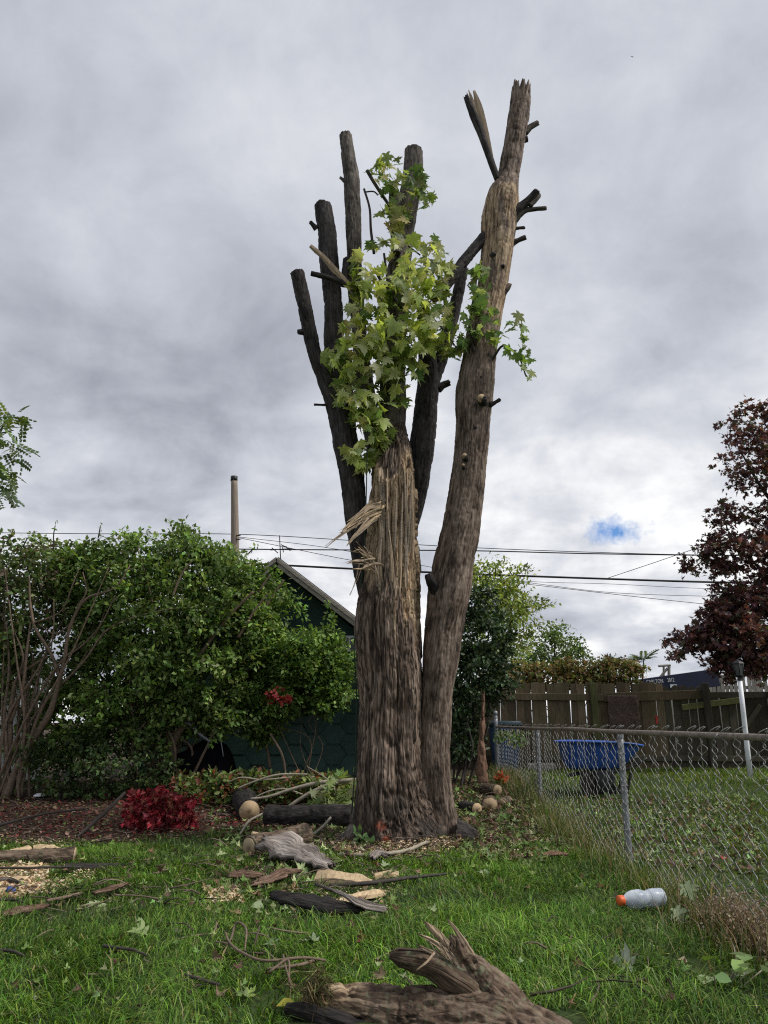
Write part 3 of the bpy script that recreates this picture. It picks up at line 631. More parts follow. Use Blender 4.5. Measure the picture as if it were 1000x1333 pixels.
# ------------------------------------------------------------------ the broken maple
TY = 9.7
def big_tree():
    base = P(520, 1096, TY); base[2] = hz(base[0], base[1])
    T = thing('maple_tree', 'tall topped maple with split bare trunk, sawn limbs and few green leaves', 'tree', base)
    # --- main trunk
    rows = [(1112, 447, 592), (1098, 452, 586), (1075, 458, 573), (1040, 461, 560), (1000, 463, 554), (950, 465, 552), (900, 466, 552), (850, 463, 550), (820, 462, 549), (800, 464, 548), (778, 469, 547), (740, 472, 546), (700, 477, 544), (660, 480, 543), (620, 484, 541), (600, 488, 539), (586, 490, 536), (572, 492, 532), (556, 494, 529), (540, 496, 527)]
    def flare(rm, a, s, C):
        k = np.exp(-s/.20); lob = np.maximum(0, np.cos(3.0*a+.6))**2+.6*np.maximum(0, np.cos(5*a+2.1))**2
        return rm*(1+k*.32*lob+.03*np.cos(4*a+1.5*s)*(s < 3.2)+.02*np.cos(7*a-s))
    pts = [P((l+r)/2, y, TY+.30*float(sstep(610, 545, y))) for y, l, r in rows]; pts[0][2] -= .1
    V, Fs, A = tube(pts, [rad(p, r[2]-r[1]) for p, r in zip(pts, rows)], seg=240, n=680, bark=.019, bf=17, st=9, lump=.06, shape=flare, round_top=0, seed=1)
    # where the bark is torn off the camera side of the upper trunk
    cx = np.interp(V[:, 2], [p[2] for p in pts], [p[0] for p in pts]); rr = np.interp(V[:, 2], [p[2] for p in pts], [rad(p, r[2]-r[1]) for p, r in zip(pts, rows)])
    side = (V[:, 0]-cx)/rr; front = (V[:, 1] < TY+.02)
    zt, zb = P(510, 596, TY)[2], P(510, 800, TY)[2]
    nb = .55*vn(V*np.array([6, 6, .9]), 1.0)+.45*vn(V*np.array([15, 15, 1.6]), 1.0)
    low = zb+.6*np.clip(1-np.abs(side-.45)/.5, 0, 1)*-1+1.3*np.clip(-side-.1, 0, 1)
    bare = front*sstep(-.25, .25, (V[:, 2]-low)+1.3*nb)*sstep(zt+.12, zt-.02, V[:, 2]+.15*nb)
    knob = sstep(.30, .22, np.hypot((V[:, 0]-P(507, 612, TY)[0])/.62, (V[:, 2]-P(507, 600, TY)[2])/1.25)+.04*nb); bare = bare*(1-knob)
    tan = front*bare*(sstep(.06, .025, np.abs(side-.62+.05*np.sin(V[:, 2]*3)))*sstep(zb-.7, zb-.1, V[:, 2])+.8*sstep(.25, .1, np.abs(side+.35+.1*nb))*sstep(P(0, 830, TY)[2], P(0, 780, TY)[2], V[:, 2])*sstep(P(0, 690, TY)[2], P(0, 715, TY)[2], V[:, 2]))
    strips = np.where(bare > .5, .016*np.sign(vn(V*np.array([15, 15, .5]), 1.0))-.004, 0)
    nx = np.stack([V[:, 0]-cx, V[:, 1]-TY, 0*cx], -1); nx = norml(nx); V = V+nx*(strips*bare)[:, None]-nx*(knob*front*.05)[:, None]
    pn = np.zeros(len(V))
    for (qx, qy, qr) in ((496, 1075, .075), (503, 1091, .06), (509, 1098, .035)):
        q = P(qx, qy, TY-.45); pn = np.maximum(pn, sstep(qr, qr*.35, np.hypot(V[:, 0]-q[0], V[:, 2]-q[2])+.02*nb)*front)
    A.update(bare=bare, tan=np.clip(tan*sstep(-.35, .2, nb), 0, 1), paint=pn*.8, damp=.85*sstep(.75, .1, V[:, 2]-.1+.45*nb))
    part('trunk', V, Fs, M_TRUNK, T, A)
    # --- right stem, fused to the trunk low down, carrying the tall broken top
    rows = [(574, 1116, 62, TY), (574, 1085, 54, TY), (570, 1050, 46, TY), (565, 1000, 44, TY-.03), (569, 900, 44, TY-.03), (575, 850, 48, TY-.02), (582, 800, 50, TY), (587, 760, 53, TY), (598, 700, 49, TY), (608, 640, 45, TY), (613, 590, 44, TY), (616, 545, 47, TY+.02), (617, 520, 50, TY+.04),
            (621, 480, 47, TY+.08), (629, 430, 43, TY+.12), (641, 370, 40, TY+.18), (648, 320, 44, TY+.22), (651, 280, 47, TY+.25), (655, 255, 42, TY+.27), (660, 238, 30, TY+.28), (667, 200, 27, TY+.32), (674, 160, 28, TY+.36), (678, 128, 25, TY+.4), (679, 118, 24, TY+.41)]
    V, Fs, A = pxlimb(rows, seg=96, n=900, bark=.0075, bf=22, st=6, lump=.09, jag=.16, seed=3)
    nb = .5*vn(V*np.array([7, 7, 1.2]), 1.0)+.3*vn(V*np.array([16, 16, 3]), 1.0)
    z1, z0 = P(0, 250, TY+.25)[2], P(0, 415, TY+.12)[2]
    bare = sstep(-.05, .15, nb+.25)*sstep(z0-.25, z0+.2, V[:, 2]+.3*nb)*sstep(z1+.1, z1-.08, V[:, 2]+.1*nb)*.85
    A.update(bare=bare, tan=.55*bare*sstep(.1, .3, nb))
    part('stem', V, Fs, M_STEM, T, A)
    # --- the other limbs
    limbs = [
        ('limb', [(486, 800, 24, TY+.14), (478, 760, 30, TY+.14), (471, 715, 30, TY+.13), (465, 680, 30, TY+.12), (461, 644, 30, TY+.12), (452, 583, 34, TY+.14), (443, 535, 33, TY+.16), (427, 500, 24, TY+.14), (413, 470, 19, TY+.1), (404, 435, 19, TY+.08), (396, 395, 18, TY+.05), (387, 355, 18, TY+.02)], M_LIMB, .05),
        ('limb', [(455, 560, 22, TY+.3), (446, 515, 28, TY+.32), (438, 470, 27, TY+.34), (434, 400, 26, TY+.36), (428, 330, 26, TY+.38), (421, 268, 24, TY+.4)], M_LIMB, .05),
        ('limb', [(492, 600, 24, TY+.42), (482, 540, 24, TY+.45), (470, 460, 22, TY+.48), (463, 380, 21, TY+.5), (460, 300, 21, TY+.52), (457, 230, 20, TY+.55), (450, 176, 16, TY+.57)], M_LIMB2, .04),
        ('limb', [(510, 640, 44, TY+.25), (509, 585, 42, TY+.28), (511, 530, 36, TY+.32), (513, 450, 32, TY+.36), (517, 380, 29, TY+.4), (524, 310, 28, TY+.44), (533, 260, 27, TY+.48), (539, 215, 26, TY+.5), (539, 197, 25, TY+.51)], M_LIMB2, .05),
        ('limb', [(532, 700, 16, TY+.4), (541, 655, 24, TY+.45), (547, 600, 31, TY+.5), (553, 540, 31, TY+.55), (557, 500, 28, TY+.58), (556, 450, 22, TY+.6), (552, 405, 20, TY+.62)], M_LIMB, .04),
        ('limb', [(556, 515, 22, TY+.6), (566, 490, 20, TY+.62), (577, 460, 18, TY+.65), (586, 425, 17, TY+.68), (597, 380, 15, TY+.7), (604, 350, 12, TY+.72)], M_LIMB, .03),
        ('branch', [(640, 300, 18, TY+.3), (624, 316, 14, TY+.15), (600, 345, 15, TY+.05), (580, 372, 15, TY-.02), (564, 388, 15, TY-.05)], M_LIMB, .03),
        ('branch', [(516, 330, 13, TY+.2), (514, 290, 14, TY+.22), (512, 245, 13, TY+.24)], M_LIMB2, .03),
    ]
    for k, (nm, rw, mt, rt) in enumerate(limbs):
        V, Fs, A = pxlimb(rw, seg=44, n=280, bark=.0075, bf=22, st=6, lump=.13, seed=5+k, jag=.014); part(nm, V, Fs, mt, T, A)
    # short stubs
    stubs = [([(447, 372, 10, TY+.4), (450, 352, 10, TY+.38), (451, 337, 9, TY+.38)], M_LIMB), ([(412, 298, 8, TY+.36), (407, 292, 6, TY+.33), (404, 289, 5, TY+.32)], M_LIMB), ([(394, 432, 9, TY+.06), (389, 432, 7, TY+.02)], M_LIMB),
             ([(428, 527, 4, TY+.1), (418, 527, 4, TY+.08), (409, 527, 4, TY+.06)], M_LIMB), ([(449, 236, 6, TY+.54), (443, 231, 4, TY+.53)], M_LIMB2),
             ([(570, 506, 13, TY+.58), (578, 501, 10, TY+.58), (585, 498, 9, TY+.58)], M_LIMB), ([(683, 172, 11, TY+.35), (691, 165, 8, TY+.34), (700, 160, 7, TY+.34)], M_LIMB2), ([(682, 182, 9, TY+.35), (687, 181, 7, TY+.34)], M_LIMB),
             ([(666, 278, 20, TY+.2), (680, 268, 13, TY+.17), (691, 258, 10, TY+.15), (699, 249, 9, TY+.13)], M_LIMB), ([(668, 287, 12, TY+.2), (684, 274, 8, TY+.2), (698, 272, 6, TY+.2), (711, 271, 6, TY+.2)], M_LIMB2), ([(690, 268, 7, TY+.16), (697, 260, 7, TY+.17), (702, 254, 6, TY+.18)], M_LIMB2),
             ([(664, 318, 12, TY+.2), (674, 313, 7, TY+.18), (684, 309, 7, TY+.17)], M_LIMB), ([(668, 298, 5, TY+.2), (676, 297, 4, TY+.2), (683, 296, 4, TY+.2)], M_LIMB),
             ([(655, 380, 13, TY+.12), (661, 374, 9, TY+.1), (664, 370, 6, TY+.1)], M_STEM), ([(638, 527, 9, TY-.1), (645, 524, 6, TY-.12), (651, 520, 6, TY-.14)], M_LIMB),
             ([(574, 778, 22, TY-.05), (566, 765, 16, TY-.14), (560, 755, 13, TY-.2), (558, 748, 10, TY-.2)], M_LIMB), ([(524, 400, 6, TY+.2), (500, 372, 4, TY+.1), (490, 355, 4, TY)], M_LIMB)]
    for k, (rw, mt) in enumerate(stubs):
        V, Fs, A = pxlimb(rw, seg=14, n=22, bark=.003, bf=22, st=5, lump=.12, seed=40+k, jag=.01)
        if mt is M_STEM: A['bare'] = np.zeros(len(V)); A['tan'] = np.zeros(len(V))
        part('branch_stub', V, Fs, mt, T, A)
    for (px, py, w, yo) in ((627, 519, 12, -.32), (605, 594, 8, -.30), (603, 606, 5, -.29)):      # sawn stubs showing pale faces
        q = P(px, py, TY+yo); b = P(px+3, py+9, TY-.05); V, Fs, A = tube([b, (b+q)/2, q], [rad(q, w)*1.35, rad(q, w)*1.12, rad(q, w)*1.04], seg=16, n=14, bark=.003, bf=20, seed=px); A['bare'] = np.zeros(len(V)); A['tan'] = np.zeros(len(V))
        s = part('branch_stub', V, Fs, M_LIMB, T, A); V, Fs, A = disc(q-np.array([0, .002, 0]), (.25, -.9, -.25), rad(q, w), seg=18, seed=px); part('cut_face', V, Fs, M_CUT, s, A)
    q = P(566, 386, TY-.09); V, Fs, A = disc(q, (-.4, -.8, -.45), rad(q, 12), 18, seed=9); part('cut_face', V, Fs, M_CUT, T, A)
    for (px, py, w) in ((604, 690, 7), (613, 655, 5), (597, 722, 5), (618, 556, 8), (606, 640, 4), (589, 786, 6), (577, 826, 4), (611, 575, 5), (626, 490, 5), (583, 842, 5), (643, 330, 7), (655, 345, 5)):   # dark knots on the right stem
        yy = TY+.2*float(sstep(500, 250, py)); q = P(px, py, yy-.20); V, Fs, A = tube([q+np.array([0, .10, 0]), q+np.array([0, .03, 0]), q+np.array([.01, -.018, -.012])], [rad(q, w)*1.5, rad(q, w)*1.1, rad(q, w)*.45], seg=12, n=10, bark=.003, bf=30, lump=.3, seed=px); part('knot', V, Fs, M_LIMB, T, A)
    # broken-off piece hanging beside the top
    V, Fs, A = pxlimb([(648, 234, 9, TY+.22), (640, 212, 9, TY+.2), (628, 178, 10, TY+.18), (616, 148, 11, TY+.16), (607, 126, 8, TY+.15)], seg=14, n=60, bark=.003, bf=20, seed=60, jag=.05); part('broken_branch', V, Fs, M_LIMB, T, A)
    def sliver(pts, w, th, mt, nm='splinter', n=10, seed=0, twist=0.0, par=T):
        """flat tapering strip of torn wood; pts (px,py,Y), w widths px"""
        C = np.array([P(*p) for p in pts]); Wd = np.array([rad(c, x)*2 for c, x in zip(C, w)]); S = spline(np.concatenate([C, Wd[:, None]], 1), n)
        C, Wd = S[:, :3], S[:, 3]; Tn = norml(np.gradient(C, axis=0)); q = norml(np.cross(Tn, np.array([0.2, 1.0, .3])))
        ang = np.linspace(0, twist, n); b2 = np.cross(Tn, q); q = q*np.cos(ang)[:, None]+b2*np.sin(ang)[:, None]; b2 = np.cross(Tn, q)
        jt = 1+.35*vn(C*40+seed)
        ring = np.stack([C+q*(Wd*.5*jt)[:, None], C+b2*th*.5, C-q*(Wd*.5)[:, None], C-b2*th*.5], 1); V = ring.reshape(-1, 3)
        i = np.arange(n-1)[:, None]*4; j = np.arange(4)[None]; j2 = (j+1) % 4
        Fq = np.stack([i+j, i+j2, i+4+j2, i+4+j], -1).reshape(-1, 4); Fq = np.concatenate([Fq, [[3, 2, 1, 0]], [[4*n-4, 4*n-3, 4*n-2, 4*n-1]]])
        return part(nm, V, Fq, mt, par, smooth=False)
    sliver([(640, 205, TY+.19), (630, 165, TY+.18), (622, 135, TY+.17), (617, 118, TY+.16)], [5, 9, 9, 3], .02, M_SPLINT, seed=1)
    sliver([(620, 150, TY+.17), (614, 128, TY+.17), (610, 117, TY+.17)], [5, 4, 1], .012, M_SPLINT, seed=2)
    for pts, w in (([(676, 122, TY+.36), (674, 112, TY+.36), (672, 106, TY+.36)], [7, 4, 1]), ([(686, 126, TY+.38), (687, 116, TY+.38), (687, 111, TY+.38)], [7, 5, 2]), ([(668, 130, TY+.4), (668, 118, TY+.4), (669, 110, TY+.4)], [5, 4, 1])):
        sliver(pts, w, .03, M_OLDWOOD)
    # snapped branches on the left and the torn splinters of the trunk
    sliver([(468, 388, TY+.1), (440, 356, TY+.05), (418, 332, TY), (404, 320, TY-.03)], [8, 8, 7, 5], .03, M_SPLINT, seed=3)
    V, Fs, A = pxlimb([(470, 390, 9, TY+.12), (450, 370, 8, TY+.1), (430, 362, 8, TY+.08), (405, 356, 7, TY+.06)], seg=12, n=40, bark=.003, bf=20, seed=70); part('broken_branch', V, Fs, M_LIMB, T, A)
    fy = TY-.33
    def tw(w): return [max(w)*(1-.18*i) if i < len(w)-1 else max(.6, min(w)*.8) for i in range(len(w))]
    for k, (pts, w) in enumerate([([(486, 657, fy+.05), (468, 672, fy-.05), (449, 688, fy-.15), (443, 696, fy-.18)], [4, 8, 7, 1]), ([(492, 664, fy), (470, 680, fy-.1), (440, 700, fy-.25), (424, 713, fy-.3)], [5, 6, 4, 1]),
            ([(494, 668, fy), (478, 682, fy-.08), (460, 699, fy-.2), (451, 711, fy-.25)], [6, 8, 6, 1]), ([(484, 652, fy+.05), (474, 662, fy), (456, 678, fy-.1)], [5, 6, 2]), ([(498, 660, fy), (497, 650, fy-.08), (495, 644, fy-.12)], [4, 4, 1]), ([(500, 672, fy), (505, 665, fy-.1), (510, 660, fy-.14)], [4, 3, 1]),
            ([(494, 740, fy), (480, 727, fy-.08), (466, 716, fy-.18), (460, 718, fy-.22)], [7, 8, 6, 1]), ([(492, 742, fy), (476, 730, fy-.1), (459, 731, fy-.2), (452, 734, fy-.24)], [6, 7, 5, 1]), ([(490, 738, fy), (480, 718, fy-.06), (474, 711, fy-.1)], [5, 5, 1]),
            ([(488, 745, fy), (478, 736, fy-.12), (470, 742, fy-.2)], [6, 5, 1]), ([(494, 760, fy-.02), (490, 742, fy-.1), (486, 730, fy-.14)], [5, 5, 2]), ([(468, 734, fy-.05), (464, 752, fy-.1), (456, 775, fy-.12)], [2.5, 2, 1]), ([(497, 765, fy), (494, 728, fy-.04), (496, 700, fy-.02), (494, 672, fy)], [3, 8, 9, 4]), ([(511, 770, fy-.02), (509, 725, fy-.05), (507, 690, fy-.03)], [3, 6, 3]),
            ([(533, 720, fy+.06), (536, 670, fy+.02), (535, 636, fy+.05)], [4, 8, 3])]):
        sliver(pts, [x*.62 for x in tw(w)], .014, M_SPLINT, seed=k, n=14, twist=.5*math.sin(k*2.1))
        sliver([(a+3*math.sin(k*3+i), b+4-2*i, y-.02) for i, (a, b, y) in enumerate(pts)], [x*.35 for x in tw(w)], .010, M_SPLINT if k % 2 else M_OLDWOOD, seed=k+50, n=12, twist=.4)
    # frayed fans of torn fibre and long strips peeling off the bare face
    rf = rng(88)
    for k in range(26):
        f1 = k < 13; ox, oy = (488+6*rf.standard_normal(), 664+8*rf.standard_normal()) if f1 else (488+5*rf.standard_normal(), 738+7*rf.standard_normal())
        a = math.radians(rf.uniform(195, 235)) if f1 else math.radians(rf.uniform(125, 215)); L = rf.uniform(20, 62) if f1 else rf.uniform(14, 36)
        ex, ey = ox+math.cos(a)*L, oy-math.sin(a)*L
        sliver([(ox+8, oy-4 if f1 else oy+10, fy+.04), (ox, oy, fy-.04), ((ox+ex)/2+2*rf.standard_normal(), (oy+ey)/2-2, fy-.12), (ex, ey, fy-.12-.003*L)], [3.5, 3.2, 2.2, .5], .008, M_SPLINT if k % 3 else M_SPLIT, seed=k, n=10, twist=rf.uniform(-1, 1))
    for k in range(16):
        x0 = rf.uniform(486, 538); y0 = rf.uniform(690, 800); L = rf.uniform(50, 150); w = rf.uniform(2, 5); dx = rf.uniform(-4, 4)
        yo = fy+.33-.33*math.sqrt(max(.05, 1-((x0-512)/34)**2))-.012
        sliver([(x0, y0, yo), (x0+dx*.3, y0-L*.5, yo-.012), (x0+dx, max(y0-L, 610), yo+.005)], [w*.7, w, .8], .02, (M_SPLINT, M_OLDWOOD, M_OLDWOOD)[k % 3], nm='torn_strip', seed=k+20, n=14)
    # twigs
    for k, rw in enumerate([[(512, 275, 4, TY+.2), (495, 250, 4.5, TY+.15), (486, 236, 4.5, TY+.12), (478, 222, 5, TY+.1)], [(487, 330, 4, TY+.2), (483, 300, 3.5, TY+.2), (481, 270, 3, TY+.2), (474, 246, 3, TY+.2)], [(474, 250, 2, TY+.2), (488, 250, 2, TY+.2), (492, 254, 2, TY+.2)],
                            [(506, 298, 3, TY+.1), (525, 315, 2.5, TY), (547, 332, 2, TY-.1)], [(528, 378, 3, TY-.2), (552, 402, 2, TY-.22), (578, 430, 2, TY-.25), (596, 455, 1.5, TY-.25)], [(500, 480, 4, TY-.05), (496, 430, 4, TY-.1), (505, 380, 4, TY-.1), (500, 330, 3, TY-.1)], [(497, 540, 4, TY-.05), (482, 560, 3, TY-.2), (470, 590, 2, TY-.25)], [(640, 470, 4, TY-.05), (655, 450, 3, TY-.15), (675, 465, 2, TY-.2), (685, 490, 2, TY-.2)], [(620, 470, 4, TY-.1), (612, 430, 3, TY-.2), (618, 380, 3, TY-.15), (622, 350, 2, TY-.1)]]):
        V, Fs, A = pxlimb(rw, seg=7, n=20, seed=90+k); part('twig', V, Fs, M_TWIGD, T, A)
    # cord running down the left flank, half loose
    V, Fs, A = pxlimb([(478, 560, 1.6, fy+.1), (477, 640, 1.6, fy+.05), (474, 720, 2.4, fy+.1), (471, 760, 4, fy+.2), (470, 795, 3.5, fy+.28), (462, 830, 1.8, fy+.15), (464, 900, 1.6, TY-.1), (463, 980, 1.6, TY-.1), (458, 1060, 1.8, TY-.1)], seg=7, n=90, seed=99)
    solo('hanging_cord', 'thin dark green cord running down the left flank of the split trunk', 'cord', V, Fs, M_ROPE)
    # --- leaves: the 300 nearest are parts of their own, the rest one mass
    r = rng(77)
    P1 = [(476, 226), (498, 210), (520, 208), (548, 222), (556, 246), (565, 262), (556, 275), (536, 272), (534, 290), (516, 302), (498, 294), (492, 275), (486, 262), (500, 245)]
    P2 = [(454, 345), (470, 322), (500, 312), (545, 312), (574, 316), (590, 345), (578, 380), (592, 420), (600, 455), (586, 470), (566, 455), (552, 470), (552, 492), (532, 494), (526, 470), (530, 530), (512, 545), (505, 530), (512, 568), (486, 600), (470, 616), (448, 606), (452, 582), (466, 566), (448, 540), (430, 516), (446, 500), (438, 486), (418, 480), (424, 456), (446, 446), (440, 420), (456, 395), (462, 370)]
    P3 = [(612, 350), (640, 343), (634, 380), (630, 402), (660, 408), (680, 414), (684, 450), (696, 488), (684, 503), (672, 478), (652, 462), (630, 440), (612, 452), (600, 470), (588, 482), (600, 440), (612, 400)]
    pos, ph = [], []
    for poly, n, Yc, th, tone in ((P1, 105, TY+.1, .35, 0), (P2, 740, TY-.12, .45, 0), (P3, 150, TY-.2, .28, 1)):
        c = clumps(poly, Yc, th, n, r, .75); pos.append(c); ph += [tone]*n
    pos = np.concatenate(pos); ph = np.array(ph); kp = vn(pos*3.0+2, 1.0) > -.4; pos, ph = pos[kp], ph[kp]; n = len(pos)
    fwd = norml(r.standard_normal((n, 3))*np.array([.6, .45, .45])+np.array([0, -.2, -.8])); nrm = norml(r.standard_normal((n, 3))*.75+np.array([.1, -.6, .6])); size = r.uniform(.10, .27, n); size[ph == 1] *= .8
    pos = pos-fwd*size[:, None]*.5
    order = np.argsort(pos[:, 1]-.6*size); top = order[:300]; rest = order[300:]
    yel = [(.45, .53, .16), (.53, .59, .23), (.37, .47, .12), (.58, .63, .33), (.31, .41, .09), (.64, .67, .43), (.55, .53, .22)]
    grn = [(.17, .28, .075), (.24, .34, .11), (.13, .22, .055), (.31, .39, .17)]
    mes = []
    for k in range(12):
        tv = (MAPLE, MAPLE_B, MAPLE_B)[k % 3][0].copy(); rk = rng(300+k); tv[:, 2] += .16*tv[:, 0]*rk.standard_normal()+.3*(tv[:, 1]-.4)**2*rk.standard_normal()*1.5-.5*np.abs(tv[:, 0])*rk.random()
        tv[:, 0] *= 1+.15*rk.standard_normal(); c = np.array((yel+yel+grn)[k] if k < 7 else (yel[(k*3) % 7] if k < 8 else grn[k-8]))
        cc = np.repeat(c[None], len(tv), 0)*(.9+.2*rk.random((len(tv), 1))); mes.append(meshdata('leaf', tv, MAPLE[1], M_MAPLE, {'Col': cc}))
    for i in top:
        f = fwd[i]; u = nrm[i]-f*nrm[i].dot(f); u /= np.linalg.norm(u); s = np.cross(f, u); g = ph[i] or r.random() < .08
        o = bpy.data.objects.new('leaf', mes[8+r.integers(0, 4)] if g else mes[r.integers(0, 8)]); COL.objects.link(o); o.parent = T
        mt = np.eye(4); mt[:3, 0] = s*size[i]; mt[:3, 1] = f*size[i]; mt[:3, 2] = u*size[i]; mt[:3, 3] = pos[i]-base; o.matrix_local = Matrix(mt.tolist())
    V, Fs, A = inst(MAPLE, pos[rest], fwd[rest], nrm[rest], size[rest], np.where(ph[rest][:, None] == 1, pal(grn, len(rest), r), pal(yel+grn, len(rest), r)*.9)); part('foliage', V, Fs, M_MAPLE, T, A, kind='stuff')
    # rough dark root swell on the right with soil and bits of bark
    V, Fs, A = tube([G(596, 1092, .02), G(612, 1094, .03), G(624, 1094, -.03)], [.22, .15, .05], seg=26, n=30, bark=.018, bf=12, st=3, lump=.35, seed=33); part('root', V, Fs, M_LIMB, T, A)
    V, Fs, A = tube([P(462, 1086, TY-.2), P(448, 1096, TY-.3), P(436, 1106, TY-.42)], [.16, .11, .03], seg=22, n=26, bark=.014, bf=12, st=3, lump=.3, seed=34); part('root', V, Fs, M_LIMB2, T, A)
    # young ivy leaves at the foot of the trunk
    iv = thing('ivy_seedling', 'small green ivy seedlings at the foot of the split trunk', 'plant', G(470, 1100))
    c = np.array([P(a, b, TY-.62) for a, b in ((466, 1082), (470, 1092), (478, 1098), (463, 1102), (474, 1088), (484, 1104))]); k = len(c)*5; pp = np.repeat(c, 5, 0)+.05*r.standard_normal((k, 3))
    V, Fs, A = inst(LEAF, pp, r.standard_normal((k, 3))+np.array([0, -.5, 0]), r.standard_normal((k, 3))*.4+np.array([0, -.6, .6]), r.uniform(.06, .11, k), pal([(.06, .12, .04), (.1, .17, .06)], k, r)); part('foliage', V, Fs, M_LEAF, iv, A, kind='stuff')
    V, Fs, A = tube([G(472, 1106), P(470, 1095, TY-.6), P(468, 1080, TY-.55)], [.006, .005, .003], seg=6, n=8); part('stem', V, Fs, M_TWIGD, iv, A)
    return T
TREE = big_tree()
def sliver_mesh(C, Wd, th, n=12, up=(0, 0, 1), seed=0, curl=0.0, jagw=.15, rl=.5):
    """a bark or wood slab lying on the ground: path C, widths, thickness, curl = edges raised"""
    S = spline(np.concatenate([np.asarray(C, float), np.asarray(Wd, float)[:, None]], 1), n); C, Wd = S[:, :3], S[:, 3]
    Tn = norml(np.gradient(C, axis=0)); q = norml(np.cross(Tn, np.array(up, float))); b = np.cross(q, Tn); m = 9
    t = np.linspace(-1, 1, m); w = Wd*.5
    rs = rng(seed+900); jl = 1+jagw*1.6*(vn(C*11+seed, 1.0)+.8*rs.standard_normal(n)*.5); jr = 1+jagw*1.6*(vn(C*11+seed+40, 1.0)+.8*rs.standard_normal(n)*.5)
    eo = .35*np.mean(Wd)*(rs.random(m)-.5)+.12*np.mean(Wd)*np.sign(rs.standard_normal(m)); rel = rl*th*vn(np.stack(np.broadcast_arrays(C[:, :1]*6+seed, t[None]*3, C[:, 1:2]*18), -1), 1.5)
    jj = np.where(t[None] < 0, jl[:, None], jr[:, None]); ew = (sstep(n-4, n-1, np.arange(n))-sstep(3, 0, np.arange(n)))[:, None]
    topc = C[:, None]+q[:, None]*(w[:, None]*jj*t[None])[..., None]+Tn[:, None]*(ew*eo[None])[..., None]+b[:, None]*(curl*w[:, None]*(t**2)[None]+rel)[..., None]
    bot = topc-b[:, None]*(th*(1-.35*t**4))[None, :, None]
    ring = np.concatenate([topc, bot[:, ::-1]], 1); k = 2*m; V = ring.reshape(-1, 3)
    i = np.arange(n-1)[:, None]*k; j = np.arange(k)[None]; j2 = (j+1) % k
    Fq = np.stack([i+j, i+k+j, i+k+j2, i+j2], -1).reshape(-1, 4)
    caps = []
    for e in (0, n-1):
        for a in range(m-1): caps.append([e*k+a, e*k+a+1, e*k+k-2-a, e*k+k-1-a] if e == 0 else [e*k+k-1-a, e*k+k-2-a, e*k+a+1, e*k+a])
    tcv = np.stack([np.broadcast_to(t[None]*.2, (n, m)), np.zeros((n, m)), np.broadcast_to((np.arange(n)/n)[:, None]*.15, (n, m))], -1)+seed
    tcv = np.concatenate([tcv, tcv[:, ::-1]+.3], 1).reshape(-1, 3)
    return V, np.concatenate([Fq, np.array(caps)]), {'tc': tcv}

